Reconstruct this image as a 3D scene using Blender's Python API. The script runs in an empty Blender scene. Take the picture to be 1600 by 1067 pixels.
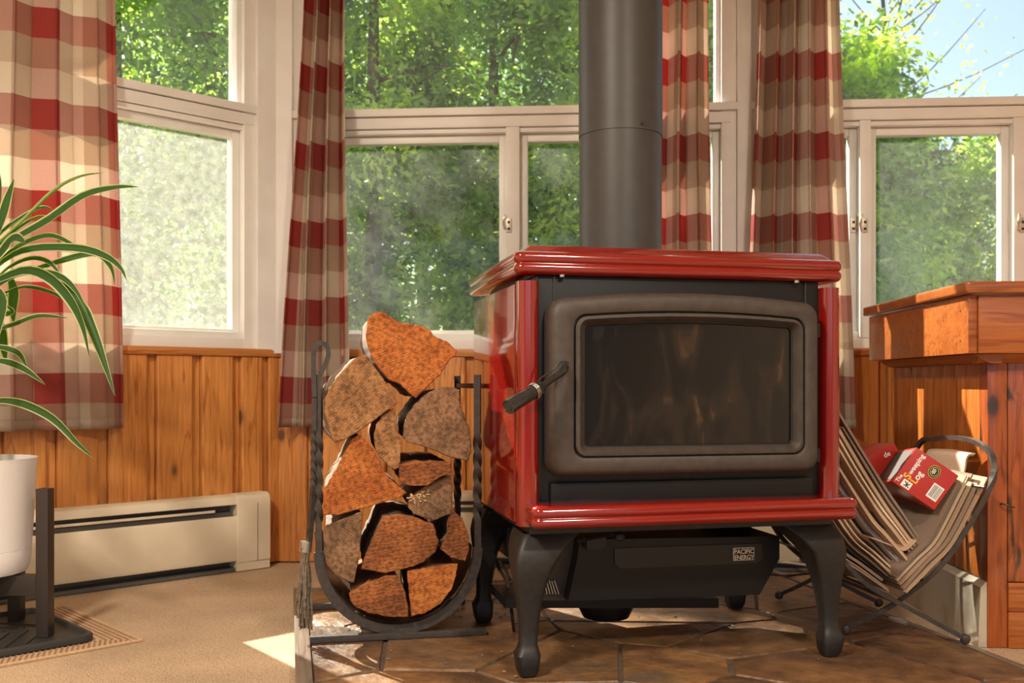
import bpy, bmesh, math, random
import numpy as np
from mathutils import Vector, Matrix, noise

random.seed(7); rng = np.random.default_rng(7)
SC = bpy.context.scene
COL = SC.collection
V = Vector

# ------------------------------------------------------------------ camera
F, CX, HY, ZC = 1550.0, 800.0, 600.0, 0.585       # focal length in px, centre, horizon row, eye height
cam = bpy.data.cameras.new('camera'); camo = bpy.data.objects.new('camera', cam); COL.objects.link(camo)
cam.sensor_width = 36.0; cam.lens = F / 1600 * 36.0
cam.shift_y = (HY - 533.5) / 1600
cam.clip_start = 0.05; cam.clip_end = 200
cam.dof.use_dof = True; cam.dof.focus_distance = 2.15; cam.dof.aperture_fstop = 7.1
camo.location = (0, 0, ZC); camo.rotation_euler = (math.pi / 2, 0, 0)
SC.camera = camo

# ------------------------------------------------------------------ sky, sun, exposure
SUN_AZ, SUN_EL = math.radians(40), math.radians(41)     # to the left of straight ahead, above the horizon
w = bpy.data.worlds.new('sky'); SC.world = w; w.use_nodes = True
nt = w.node_tree; bg = nt.nodes['Background']
sky = nt.nodes.new('ShaderNodeTexSky'); sky.sky_type = 'NISHITA'; sky.sun_disc = False
sky.sun_elevation = SUN_EL; sky.sun_rotation = -SUN_AZ; sky.air_density = 1.0; sky.dust_density = 3.0; sky.ozone_density = 1.2
nt.links.new(sky.outputs[0], bg.inputs[0]); bg.inputs[1].default_value = 0.205
sl = bpy.data.lights.new('sun', 'SUN'); so = bpy.data.objects.new('sun', sl); COL.objects.link(so)
sl.energy = 14.0; sl.angle = math.radians(0.53); sl.color = (1.0, 0.93, 0.82)
sd = V((-math.sin(SUN_AZ) * math.cos(SUN_EL), math.cos(SUN_AZ) * math.cos(SUN_EL), math.sin(SUN_EL)))
so.rotation_euler = sd.to_track_quat('Z', 'Y').to_euler(); so.location = (-6, 8, 8)
SC.view_settings.view_transform = 'Standard'; SC.view_settings.look = 'None'
SC.view_settings.gamma = 1.0; SC.view_settings.use_curve_mapping = False
SC.view_settings.exposure = 0.5
LAMP_W = 75.0

# ------------------------------------------------------------------ helpers
def P(px, py, Y):                     # a pixel at a known depth
    return V(((px - CX) / F * Y, Y, ZC + (HY - py) / F * Y))
def G(px, py, z=0.0):                 # a pixel on the ground
    return P(px, py, (ZC - z) * F / (py - HY))

def tagp(o, label=None, cat=None, group=None, kind=None):
    for k, v in (('label', label), ('category', cat), ('group', group), ('kind', kind)):
        if v: o[k] = v
    return o
def thing(name, label=None, cat=None, group=None, kind=None, M=None):
    o = bpy.data.objects.new(name, None); COL.objects.link(o); o.empty_display_size = 0.05
    if M is not None: o.matrix_world = M
    return tagp(o, label, cat, group, kind)
def mesh(name, verts, faces, mat, parent=None, smooth=False, M=None, uv=None):
    me = bpy.data.meshes.new(name)
    me.from_pydata([tuple(v) for v in verts], [], [tuple(f) for f in faces])
    if uv is not None:
        l = me.uv_layers.new(name='UVMap')
        idx = np.empty(len(me.loops), dtype=np.int32); me.loops.foreach_get('vertex_index', idx)
        l.data.foreach_set('uv', np.asarray(uv, dtype=np.float32)[idx].ravel())
    bm = bmesh.new(); bm.from_mesh(me); bmesh.ops.recalc_face_normals(bm, faces=bm.faces[:]); bm.to_mesh(me); bm.free()
    if smooth:
        me.shade_smooth()
        if smooth != 'all':
            try: me.set_sharp_from_angle(angle=math.radians(38))
            except Exception: pass
    me.materials.append(mat)
    o = bpy.data.objects.new(name, me); COL.objects.link(o)
    if parent: o.parent = parent
    if M is not None: o.matrix_local = M
    return o
def data(o, name, parent=None, M=None):
    c = bpy.data.objects.new(name, o.data); COL.objects.link(c)
    if parent: c.parent = parent
    if M is not None: c.matrix_local = M
    return c
def box(name, a, b, mat, parent=None, bev=0.002, M=None, seg=2):
    bm = bmesh.new(); bmesh.ops.create_cube(bm, size=1)
    for v in bm.verts:
        v.co = V([(a[i] + b[i]) / 2 + v.co[i] * (b[i] - a[i]) for i in range(3)])
    if bev: bmesh.ops.bevel(bm, geom=bm.edges[:], offset=bev, segments=seg, affect='EDGES', profile=0.7)
    me = bpy.data.meshes.new(name); bm.to_mesh(me); bm.free()
    if bev: me.shade_smooth(); me.set_sharp_from_angle(angle=math.radians(50))
    me.materials.append(mat)
    o = bpy.data.objects.new(name, me); COL.objects.link(o)
    if parent: o.parent = parent
    if M is not None: o.matrix_local = M
    return o
def loft(rings, cap0=True, cap1=True, closed=True):
    n = len(rings[0]); vs = [p for r in rings for p in r]; fs = []
    for i in range(len(rings) - 1):
        for j in range(n if closed else n - 1):
            k = (j + 1) % n
            fs.append((i * n + j, i * n + k, (i + 1) * n + k, (i + 1) * n + j))
    if cap0: fs.append(tuple(range(n - 1, -1, -1)))
    if cap1: fs.append(tuple((len(rings) - 1) * n + j for j in range(n)))
    return vs, fs
def spline(pts, n):
    """Catmull-Rom through pts, n samples"""
    pts = [V(p) for p in pts]; out = []; m = len(pts) - 1
    for i in range(n):
        t = i / (n - 1) * m; k = min(int(t), m - 1); f = t - k
        p0 = pts[max(k - 1, 0)]; p1 = pts[k]; p2 = pts[k + 1]; p3 = pts[min(k + 2, m)]
        out.append(0.5 * ((2 * p1) + (p2 - p0) * f + (2 * p0 - 5 * p1 + 4 * p2 - p3) * f * f + (3 * p1 - p0 - 3 * p2 + p3) * f ** 3))
    return out
def sweep(pts, sec, up=(0, 0, 1), closed=False, twist=None, scale=None):
    """section sec (list of 2D) along pts"""
    pts = [V(p) for p in pts]; rings = []; n = len(pts); upv = V(up)
    for i, p in enumerate(pts):
        t = (pts[min(i + 1, n - 1)] - pts[max(i - 1, 0)]).normalized()
        if closed: t = (pts[(i + 1) % n] - pts[i - 1]).normalized()
        s = t.cross(upv)
        if s.length < 1e-4: s = t.cross(V((1, 0, 0)))
        s.normalize(); u = s.cross(t).normalized()
        a = twist(i / (n - 1)) if twist else 0.0; ca, sa = math.cos(a), math.sin(a); k = scale(i / (n - 1)) if scale else 1
        rings.append([p + s * ((x * ca - y * sa) * k) + u * ((x * sa + y * ca) * k) for x, y in sec])
    if closed: rings.append(rings[0]); return loft(rings, False, False)
    return loft(rings)
def circ(r, n=10): return [(r * math.cos(2 * math.pi * i / n), r * math.sin(2 * math.pi * i / n)) for i in range(n)]
def rect(w, h): return [(-w / 2, -h / 2), (w / 2, -h / 2), (w / 2, h / 2), (-w / 2, h / 2)]
def tube(name, pts, sec, mat, parent=None, n=None, up=(0, 0, 1), smooth=True, **k):
    if n: pts = spline(pts, n)
    vs, fs = sweep(pts, sec, up, **k)
    return mesh(name, vs, fs, mat, parent, smooth)
def lathe(name, prof, mat, parent=None, n=32, c=(0, 0, 0)):
    rings = [[V((c[0] + r * math.cos(2 * math.pi * i / n), c[1] + r * math.sin(2 * math.pi * i / n), c[2] + z)) for i in range(n)] for r, z in prof]
    vs, fs = loft(rings); return mesh(name, vs, fs, mat, parent, True)
def rrect(x0, x1, y0, y1, r, n=5, arch=0.0):
    """rounded rectangle, counter-clockwise; arch lifts the middle of the top edge"""
    out = []
    for cx, cy, a0 in ((x1 - r, y0 + r, -90), (x1 - r, y1 - r, 0), (x0 + r, y1 - r, 90), (x0 + r, y0 + r, 180)):
        for i in range(n + 1):
            a = math.radians(a0 + 90 * i / n); out.append((cx + r * math.cos(a), cy + r * math.sin(a)))
        if a0 == 0:
            for i in range(1, 8):
                out.append((x1 - r + (x0 - x1 + 2 * r) * i / 8, y1))
    m = (x0 + x1) / 2; h = (x1 - x0) / 2
    return [(x, y + (arch * (1 - ((x - m) / h) ** 2) if y > (y0 + y1) / 2 else 0)) for x, y in out]
def text(name, s, size, mat, parent, M, depth=0.0003, align='LEFT'):
    cu = bpy.data.curves.new(name, 'FONT'); cu.body = s; cu.size = size; cu.extrude = depth; cu.align_x = align; cu.offset = size * 0.018
    t = bpy.data.objects.new(name, cu); COL.objects.link(t)
    dg = bpy.context.evaluated_depsgraph_get(); me = bpy.data.meshes.new_from_object(t.evaluated_get(dg))
    bpy.data.objects.remove(t); me.materials.clear(); me.materials.append(mat)
    o = bpy.data.objects.new(name, me); COL.objects.link(o); o.parent = parent; o.matrix_local = M
    return o
def frame(o, x, y):
    x = V(x).normalized(); z = x.cross(V(y)).normalized(); y = z.cross(x)
    M = Matrix.Identity(4)
    for i, a in enumerate((x, y, z, V(o))):
        for k in range(3): M[k][i] = a[k]
    return M

# ------------------------------------------------------------------ materials
def mat(name, col=(0.5, 0.5, 0.5), rough=0.5, metal=0.0, coat=0.0, spec=0.5):
    m = bpy.data.materials.new(name); m.use_nodes = True; b = m.node_tree.nodes['Principled BSDF']
    b.inputs['Base Color'].default_value = (*col, 1); b.inputs['Roughness'].default_value = rough
    b.inputs['Metallic'].default_value = metal; b.inputs['Coat Weight'].default_value = coat; b.inputs['Coat Roughness'].default_value = 0.05
    b.inputs['Specular IOR Level'].default_value = spec
    return m
class N:
    def __init__(s, m): s.m = m; s.t = m.node_tree; s.b = s.t.nodes.get('Principled BSDF')
    def new(s, typ, **k):
        n = s.t.nodes.new('ShaderNode' + typ)
        for a, v in k.items():
            if a[0] == '_': n.inputs[a[1:].replace('_', ' ')].default_value = v
            else: setattr(n, a, v)
        return n
    def l(s, a, b): s.t.links.new(a, b)
    def coords(s, scale, rnd=True, kind='Object', rot=(0, 0, 0)):
        tc = s.new('TexCoord'); mp = s.new('Mapping'); mp.inputs['Scale'].default_value = scale; mp.inputs['Rotation'].default_value = rot
        if rnd:
            oi = s.new('ObjectInfo'); mu = s.new('Vector' 'Math', operation='SCALE'); cb = s.new('CombineXYZ')
            s.l(oi.outputs['Random'], cb.inputs[0]); s.l(oi.outputs['Random'], cb.inputs[1]); s.l(oi.outputs['Random'], cb.inputs[2])
            s.l(cb.outputs[0], mu.inputs[0]); mu.inputs['Scale'].default_value = 37.0
            ad = s.new('VectorMath', operation='ADD'); s.l(tc.outputs[kind], ad.inputs[0]); s.l(mu.outputs[0], ad.inputs[1]); s.l(ad.outputs[0], mp.inputs[0])
        else: s.l(tc.outputs[kind], mp.inputs[0])
        return mp.outputs[0]
    def ramp(s, src, stops, interp='LINEAR'):
        r = s.new('ValToRGB'); r.color_ramp.interpolation = interp; e = r.color_ramp.elements
        while len(e) < len(stops): e.new(0.5)
        for i, (p, c) in enumerate(stops): e[i].position = p; e[i].color = (*c, 1) if len(c) == 3 else c
        s.l(src, r.inputs[0]); return r.outputs[0]
    def mix(s, a, b, fac, mode='MIX'):
        n = s.new('Mix', data_type='RGBA', blend_type=mode)
        for sock, v in ((n.inputs[0], fac), (n.inputs[6], a), (n.inputs[7], b)):
            if hasattr(v, 'is_linked'): s.l(v, sock)
            else: sock.default_value = v if isinstance(v, (int, float)) else (*v, 1)
        return n.outputs[2]
    def bump(s, h, strength=0.3, dist=0.01):
        n = s.new('Bump'); n.inputs['Strength'].default_value = strength; n.inputs['Distance'].default_value = dist
        s.l(h, n.inputs['Height']); s.l(n.outputs[0], s.b.inputs['Normal'])
def wood(name, c1, c2, c3, axis='z', rough=0.35, knots=True, sc=1.0, stain=None, coat=0.25):
    m = mat(name, c1, rough, coat=coat); n = N(m)
    s = {'z': (9 * sc, 9 * sc, 0.55 * sc), 'x': (0.55 * sc, 9 * sc, 9 * sc), 'y': (9 * sc, 0.55 * sc, 9 * sc)}[axis]
    co = n.coords(s)
    no = n.new('TexNoise', _Scale=2.0, _Detail=4.0, _Distortion=0.9); n.l(co, no.inputs['Vector'])
    sn = n.new('Math', operation='SINE'); mu = n.new('Math', operation='MULTIPLY'); mu.inputs[1].default_value = 34.0
    n.l(no.outputs[0], mu.inputs[0]); n.l(mu.outputs[0], sn.inputs[0])
    g = n.ramp(sn.outputs[0], [(0.0, c1), (0.75, c1), (1.0, c2)])
    n2 = n.new('TexNoise', _Scale=0.9, _Detail=2.0); n.l(co, n2.inputs['Vector'])
    g = n.mix(g, c2, n.ramp(n2.outputs[0], [(0.42, (0, 0, 0)), (0.75, (0.75,) * 3)]))
    fine = n.new('TexNoise', _Scale=14.0, _Detail=3.0); n.l(co, fine.inputs['Vector'])
    g = n.mix(g, n.ramp(fine.outputs[0], [(0.3, (0.75,) * 3), (0.7, (1.1,) * 3)]), 1.0, 'MULTIPLY')
    if knots:
        ks = {'z': (6, 6, 3.2), 'x': (3.2, 6, 6), 'y': (6, 3.2, 6)}[axis]
        kc = n.coords(ks); vo = n.new('TexVoronoi', _Scale=1.0, _Randomness=1.0); n.l(kc, vo.inputs['Vector'])
        g = n.mix(g, c3, n.ramp(vo.outputs[0], [(0.0, (1,) * 3), (0.065, (0.9,) * 3), (0.10, (0.25,) * 3), (0.15, (0,) * 3)]))
    if stain:
        st = n.coords({'z': (9, 9, 3.5), 'x': (3.5, 9, 9)}[axis]); sv = n.new('TexNoise', _Scale=1.3, _Detail=4.0, _Distortion=1.6); n.l(st, sv.inputs['Vector'])
        g = n.mix(g, stain, n.ramp(sv.outputs[0], [(0.60, (0,) * 3), (0.68, (0.95,) * 3)]))
    n.l(g, n.b.inputs['Base Color'])
    n.bump(fine.outputs[0], 0.12, 0.004)
    return m
PINE = wood('pine board', (0.70, 0.29, 0.075), (0.50, 0.165, 0.035), (0.10, 0.035, 0.015))
PINE_X = wood('pine ledge', (0.60, 0.23, 0.06), (0.42, 0.13, 0.03), (0.10, 0.035, 0.015), axis='x')
DESK = wood('varnished cabinet wood', (0.40, 0.115, 0.022), (0.27, 0.062, 0.012), (0.05, 0.016, 0.008), axis='x', knots=False, rough=0.3)
DESK_Z = wood('varnished cabinet boards', (0.52, 0.165, 0.03), (0.33, 0.085, 0.015), (0.06, 0.02, 0.01), axis='z', rough=0.3)
DESK_D = wood('dark marked cabinet boards', (0.36, 0.085, 0.018), (0.25, 0.05, 0.012), (0.03, 0.012, 0.008), axis='z', rough=0.32, stain=(0.035, 0.014, 0.010))
def speck(name, c1, c2, scale=60, rough=0.5, bump=0.15, metal=0, coat=0, detail=4, lo=0.35, hi=0.7):
    m = mat(name, c1, rough, metal, coat); n = N(m); co = n.coords((1, 1, 1))
    t = n.new('TexNoise', _Scale=scale, _Detail=detail); n.l(co, t.inputs['Vector'])
    n.l(n.ramp(t.outputs[0], [(lo, c1), (hi, c2)]), n.b.inputs['Base Color'])
    if bump: n.bump(t.outputs[0], bump, 0.004)
    return m
WHITE = speck('white painted trim', (0.80, 0.77, 0.74), (0.86, 0.84, 0.81), 9, 0.4, 0.02)
VINYL = speck('white vinyl sash', (0.80, 0.79, 0.75), (0.86, 0.85, 0.81), 9, 0.35, 0.0)
CREAM = speck('cream enamel steel', (0.72, 0.62, 0.46), (0.80, 0.70, 0.54), 8, 0.4, 0.02)
OLDWHITE = speck('worn grey white paint', (0.50, 0.44, 0.34), (0.30, 0.24, 0.17), 13, 0.4, 0.25, lo=0.5, hi=0.75)
DARK = mat('dark recess', (0.03, 0.028, 0.025), 0.6)
FIN = mat('heater fins', (0.16, 0.155, 0.15), 0.4, 0.6)
RED = mat('red enamel', (0.21, 0.005, 0.003), 0.16, coat=1.0)
IRON = speck('black cast iron', (0.011, 0.010, 0.010), (0.019, 0.016, 0.015), 90, 0.5, 0.12)
DOORI = speck('brown cast iron door', (0.042, 0.032, 0.027), (0.060, 0.046, 0.038), 50, 0.55, 0.10)  # browner and lighter iron than the legs
BLACK = mat('black painted steel', (0.007, 0.007, 0.008), 0.42, spec=0.35)
GLOSSB = mat('glossy black grip', (0.02, 0.02, 0.022), 0.18, coat=0.4)
PIPE = speck('grey stove pipe paint', (0.050, 0.047, 0.046), (0.058, 0.054, 0.052), 30, 0.45, 0.02)
STEEL = mat('zinc screw', (0.5, 0.48, 0.45), 0.35, 1.0)
WIRE = speck('wrought iron', (0.045, 0.038, 0.034), (0.075, 0.06, 0.052), 70, 0.42, 0.15, metal=0.3)
POT = mat('white pot plastic', (0.80, 0.78, 0.78), 0.4)
STAND = mat('dark brown metal stand', (0.035, 0.026, 0.022), 0.4)
RUBBER = mat('black rubber tray', (0.028, 0.028, 0.027), 0.45)
BRASS = mat('worn nickel latch', (0.60, 0.52, 0.42), 0.4, 0.6)
SILVER = mat('badge silver', (0.75, 0.70, 0.62), 0.35, 0.4)

def flagstone_mat():
    m = mat('flagstone', rough=0.42); n = N(m); co = n.coords((1, 1, 1))
    a = n.new('TexNoise', _Scale=3.2, _Detail=6.0, _Distortion=0.6); n.l(co, a.inputs['Vector'])
    b = n.new('TexNoise', _Scale=26.0, _Detail=6.0); n.l(co, b.inputs['Vector'])
    c = n.ramp(a.outputs[0], [(0.30, (0.06, 0.038, 0.028)), (0.46, (0.15, 0.080, 0.042)), (0.58, (0.24, 0.130, 0.058)), (0.72, (0.105, 0.080, 0.060))])
    oi = n.new('ObjectInfo'); v = n.ramp(oi.outputs['Random'], [(0, (0.72, 0.72, 0.74)), (1, (1.2, 1.12, 1.0))])
    c = n.mix(c, v, 1.0, 'MULTIPLY'); c = n.mix(c, n.ramp(b.outputs[0], [(0.3, (0.6,) * 3), (0.65, (1.1,) * 3)]), 1.0, 'MULTIPLY')
    n.l(c, n.b.inputs['Base Color'])
    ad = n.new('Math', operation='MULTIPLY_ADD'); ad.inputs[1].default_value = 0.35; n.l(b.outputs[0], ad.inputs[0]); n.l(a.outputs[0], ad.inputs[2])
    n.bump(ad.outputs[0], 0.7, 0.03); return m
STONE = flagstone_mat()
GROUT = speck('hearth mortar', (0.06, 0.042, 0.03), (0.10, 0.07, 0.05), 40, 0.9, 0.4)
def carpet_mat():
    m = mat('beige carpet', (0.52, 0.36, 0.23), 0.95, spec=0.1); n = N(m); co = n.coords((1, 1, 1), False)
    vo = n.new('TexVoronoi', _Scale=230.0); n.l(co, vo.inputs['Vector'])
    no = n.new('TexNoise', _Scale=4.0, _Detail=4.0); n.l(co, no.inputs['Vector'])
    c = n.ramp(vo.outputs[0], [(0.0, (0.62, 0.46, 0.32)), (0.8, (0.47, 0.33, 0.21))])
    n.l(n.mix(c, n.ramp(no.outputs[0], [(0.3, (0.85,) * 3), (0.7, (1.12,) * 3)]), 1.0, 'MULTIPLY'), n.b.inputs['Base Color'])
    iv = n.new('Math', operation='SUBTRACT'); iv.inputs[0].default_value = 1; n.l(vo.outputs[0], iv.inputs[1])
    n.bump(iv.outputs[0], 0.6, 0.006); return m
CARPET = carpet_mat()
MAT = speck('woven mat yarn', (0.46, 0.29, 0.16), (0.58, 0.39, 0.24), 120, 0.95, 0.4)
MATD = speck('dark woven yarn', (0.20, 0.11, 0.06), (0.28, 0.165, 0.09), 120, 0.95, 0.4)

def gingham():
    m = mat('checked cotton', rough=0.85, spec=0.15); n = N(m); tc = n.new('TexCoord'); sp = n.new('SeparateXYZ'); n.l(tc.outputs['UV'], sp.inputs[0])
    cols = [(0.0, (0.45, 0.075, 0.065)), (0.3333, (0.86, 0.77, 0.66)), (0.6667, (0.58, 0.44, 0.33))]
    out = []
    for k in (0, 1):
        d = n.new('Math', operation='DIVIDE'); d.inputs[1].default_value = 0.262; n.l(sp.outputs[k], d.inputs[0])
        f = n.new('Math', operation='FRACT'); n.l(d.outputs[0], f.inputs[0]); out.append(n.ramp(f.outputs[0], cols, 'CONSTANT'))
    c = n.mix(out[0], out[1], 0.56)
    wv = n.new('TexNoise', _Scale=420.0, _Detail=2.0); n.l(tc.outputs['UV'], wv.inputs['Vector'])
    c = n.mix(c, n.ramp(wv.outputs[0], [(0.3, (0.86,) * 3), (0.7, (1.08,) * 3)]), 1.0, 'MULTIPLY')
    n.l(c, n.b.inputs['Base Color'])
    tr = n.new('BsdfTranslucent'); n.l(c, tr.inputs[0]); mx = n.new('MixShader'); mx.inputs[0].default_value = 0.45
    o = n.t.nodes['Material Output']; n.l(n.b.outputs[0], mx.inputs[1]); n.l(tr.outputs[0], mx.inputs[2]); n.l(mx.outputs[0], o.inputs[0])
    return m
CLOTH = gingham()
def glassy(name, dust, tint=(0.95, 0.97, 0.95), gloss=0.012):
    m = bpy.data.materials.new(name); m.use_nodes = True; t = m.node_tree; t.nodes.clear(); n = N(m)
    o = n.new('OutputMaterial'); tp = n.new('BsdfTransparent'); tp.inputs[0].default_value = (*tint, 1)
    gl = n.new('BsdfGlossy', _Roughness=0.02); lw = n.new('LayerWeight', _Blend=0.12)
    mr = n.new('Math', operation='MULTIPLY_ADD'); mr.inputs[1].default_value = 0.22; mr.inputs[2].default_value = gloss; n.l(lw.outputs['Fresnel'], mr.inputs[0])
    m1 = n.new('MixShader'); n.l(mr.outputs[0], m1.inputs[0]); n.l(tp.outputs[0], m1.inputs[1]); n.l(gl.outputs[0], m1.inputs[2])
    last = m1.outputs[0]
    if dust:
        tl = n.new('BsdfTranslucent'); tl.inputs[0].default_value = (0.9, 0.88, 0.82, 1); df = n.new('BsdfDiffuse'); df.inputs[0].default_value = (0.7, 0.68, 0.62, 1)
        ds = n.new('MixShader'); ds.inputs[0].default_value = 0.35; n.l(tl.outputs[0], ds.inputs[1]); n.l(df.outputs[0], ds.inputs[2])
        co = n.coords((1, 1, 1)); no = n.new('TexNoise', _Scale=45.0, _Detail=6.0); n.l(co, no.inputs['Vector'])
        f = n.new('MapRange'); f.inputs['From Min'].default_value = 0.3; f.inputs['From Max'].default_value = 0.7; f.inputs['To Min'].default_value = dust * 0.7; f.inputs['To Max'].default_value = dust * 1.3; n.l(no.outputs[0], f.inputs[0])
        m2 = n.new('MixShader'); n.l(f.outputs[0], m2.inputs[0]); n.l(last, m2.inputs[1]); n.l(ds.outputs[0], m2.inputs[2]); last = m2.outputs[0]
    n.l(last, o.inputs[0]); return m
GLASS = glassy('clear window glass', 0.012)
DUSTY = glassy('dusty glass with insect screen', 0.038)
DUSTIER = glassy('very dusty glass with insect screen', 0.115)
def stove_glass():
    m = mat('sooty stove glass', (0.012, 0.010, 0.009), 0.07); n = N(m); co = n.coords((3, 3, 1.4), False)
    a = n.new('TexNoise', _Scale=5.0, _Detail=6.0, _Distortion=0.8); n.l(co, a.inputs['Vector'])
    n.l(n.ramp(a.outputs[0], [(0.46, (0.004, 0.0035, 0.0035)), (0.62, (0.018, 0.011, 0.007)), (0.74, (0.08, 0.042, 0.020))]), n.b.inputs['Base Color'])
    n.l(n.ramp(a.outputs[0], [(0.45, (0.07,) * 3), (0.75, (0.3,) * 3)]), n.b.inputs['Roughness']); return m
SOOT = stove_glass()
def log_end(name, c1, c2, ang, sc=38):
    m = mat(name, c1, 0.85, spec=0.2); n = N(m); co = n.coords((1, 1, 1), True, rot=(0, ang, 0))
    wv = n.new('TexWave', _Scale=sc * 1.5, _Distortion=7.0, _Detail=5.0); wv.inputs['Detail Scale'].default_value = 2.5; wv.bands_direction = 'Z'; n.l(co, wv.inputs['Vector'])
    a = n.new('TexNoise', _Scale=16.0, _Detail=6.0); n.l(co, a.inputs['Vector']); b = n.new('TexNoise', _Scale=110.0, _Detail=5.0); n.l(co, b.inputs['Vector'])
    c = n.ramp(a.outputs[0], [(0.32, c2), (0.6, c1)]); c = n.mix(c, n.ramp(wv.outputs[0], [(0.0, (0.80,) * 3), (1.0, (1.06,) * 3)]), 1.0, 'MULTIPLY')
    c = n.mix(c, n.ramp(b.outputs[0], [(0.33, (0.5,) * 3), (0.6, (1.12,) * 3)]), 1.0, 'MULTIPLY')
    n.l(c, n.b.inputs['Base Color'])
    s = n.new('Math', operation='MULTIPLY_ADD'); s.inputs[1].default_value = 0.5; n.l(b.outputs[0], s.inputs[0]); n.l(wv.outputs[0], s.inputs[2]); n.bump(s.outputs[0], 0.28, 0.004)
    return m
END_O = log_end('orange cut end', (0.52, 0.175, 0.045), (0.36, 0.10, 0.026), 0.3)
END_B = log_end('tan cut end', (0.40, 0.20, 0.085), (0.24, 0.115, 0.05), 0.65)
END_G = log_end('weathered cut end', (0.29, 0.16, 0.085), (0.13, 0.075, 0.045), -0.6)
END_R = log_end('russet cut end', (0.36, 0.125, 0.04), (0.17, 0.06, 0.025), 0.1, 25)
BARK = speck('log bark', (0.10, 0.065, 0.045), (0.34, 0.24, 0.17), 45, 0.95, 1.0, detail=8)
SPLIT = speck('split log side', (0.33, 0.14, 0.05), (0.20, 0.085, 0.035), 30, 0.9, 0.5)
BRISTLE = speck('brush bristles', (0.10, 0.075, 0.05), (0.22, 0.17, 0.12), 90, 0.9, 0.5)
def leafmat(name, c, trans, stripe=None, f=0.5):
    m = mat(name, c, 0.45, spec=0.3); n = N(m); col = None
    if stripe:
        tc = n.new('TexCoord'); sp = n.new('SeparateXYZ'); n.l(tc.outputs['UV'], sp.inputs[0])
        col = n.ramp(sp.outputs[0], [(0.0, stripe), (0.10, stripe), (0.13, c), (0.45, c), (0.5, (c[0] * 1.5, c[1] * 1.3, c[2])), (0.55, c), (0.87, c), (0.9, stripe)])
    else:
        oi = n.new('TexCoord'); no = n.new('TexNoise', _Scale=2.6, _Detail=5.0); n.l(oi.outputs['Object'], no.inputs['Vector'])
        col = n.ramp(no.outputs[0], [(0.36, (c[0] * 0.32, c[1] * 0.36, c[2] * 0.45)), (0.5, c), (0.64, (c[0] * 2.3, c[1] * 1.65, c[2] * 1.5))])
    n.l(col, n.b.inputs['Base Color'])
    tr = n.new('BsdfTranslucent'); n.l(n.mix(col, trans, 1.0, 'MULTIPLY'), tr.inputs[0]); mx = n.new('MixShader'); mx.inputs[0].default_value = f
    n.l(n.b.outputs[0], mx.inputs[1]); n.l(tr.outputs[0], mx.inputs[2]); n.l(mx.outputs[0], n.t.nodes['Material Output'].inputs[0]); return m
DRAC = leafmat('striped houseplant leaf', (0.055, 0.12, 0.045), (1.6, 2.6, 0.5), (0.62, 0.60, 0.42))
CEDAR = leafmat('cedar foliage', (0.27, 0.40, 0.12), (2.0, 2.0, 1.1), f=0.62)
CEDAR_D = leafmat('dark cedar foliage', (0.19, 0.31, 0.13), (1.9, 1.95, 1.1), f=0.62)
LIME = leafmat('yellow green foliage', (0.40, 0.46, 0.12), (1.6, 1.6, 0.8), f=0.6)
TRUNK = speck('tree bark', (0.09, 0.065, 0.05), (0.19, 0.15, 0.12), 12, 0.95, 0.6)
GRASS = speck('lawn', (0.06, 0.12, 0.025), (0.12, 0.20, 0.05), 6, 0.95, 0.3)
PLASTER = mat('warm white plaster', (0.74, 0.66, 0.56), 0.8)
def news(name, c):
    m = mat(name, c, 0.85, spec=0.2); n = N(m); co = n.coords((1, 1, 1)); a = n.new('TexNoise', _Scale=420.0, _Detail=2.0); n.l(co, a.inputs['Vector'])
    oi = n.new('ObjectInfo'); k = n.ramp(oi.outputs['Random'], [(0, (0.7, 0.66, 0.62)), (1, (1.1, 1.06, 1.0))])
    n.l(n.mix(n.mix(c, n.ramp(a.outputs[0], [(0.42, (0.85,) * 3), (0.5, (1.0,) * 3)]), 1.0, 'MULTIPLY'), k, 1.0, 'MULTIPLY'), n.b.inputs['Base Color']); return m
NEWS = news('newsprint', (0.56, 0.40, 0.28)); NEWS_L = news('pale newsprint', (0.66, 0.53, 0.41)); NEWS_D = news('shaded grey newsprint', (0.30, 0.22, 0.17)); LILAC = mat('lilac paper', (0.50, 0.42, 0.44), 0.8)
BOXRED = mat('red carton', (0.42, 0.022, 0.012), 0.3); INKW = mat('white ink', (0.82, 0.80, 0.74), 0.5); INKY = mat('yellow ink', (0.85, 0.55, 0.03), 0.5); INKB = mat('black ink', (0.015, 0.013, 0.012), 0.5)
CARTOND = speck('dark flame print', (0.06, 0.04, 0.035), (0.24, 0.08, 0.03), 14, 0.7, 0.0, lo=0.5, hi=0.8)

# ------------------------------------------------------------------ walls and floor
ZF = -0.03                                                     # carpet level; the hearth top is z = 0
aL = math.radians(47); dL = V((math.sin(aL), math.cos(aL), 0)); nL = V((-dL.y, dL.x, 0))
dM = V((0.99744, -0.0715, 0)); nM = V((-dM.y, dM.x, 0))
A0 = V((-0.92, 3.335, 0)); B0 = V((-0.8, 3.437, 0))
den = dL.x * dM.y - dL.y * dM.x; r0 = B0 - A0
K = A0 + dL * ((r0.x * dM.y - r0.y * dM.x) / den)               # where the two walls meet
ML = frame(K, dL, nL); MM = frame(K, dM, nM)                    # wall axes: x along the wall, y outward; z flips below
for M_ in (ML, MM):
    for k in range(3): M_[k][2] = (0, 0, 1)[k]
def WP(M, px, py, off=0.0):
    """pixel -> (x, z) on the wall plane moved off outward"""
    o = M.to_translation() + M.col[1].xyz * off; n = M.col[1].xyz; c = V((0, 0, ZC)); d = V(((px - CX) / F, 1, (HY - py) / F))
    p = c + d * ((o - c).dot(n) / d.dot(n)); q = M.inverted() @ p
    return q.x, q.z
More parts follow.
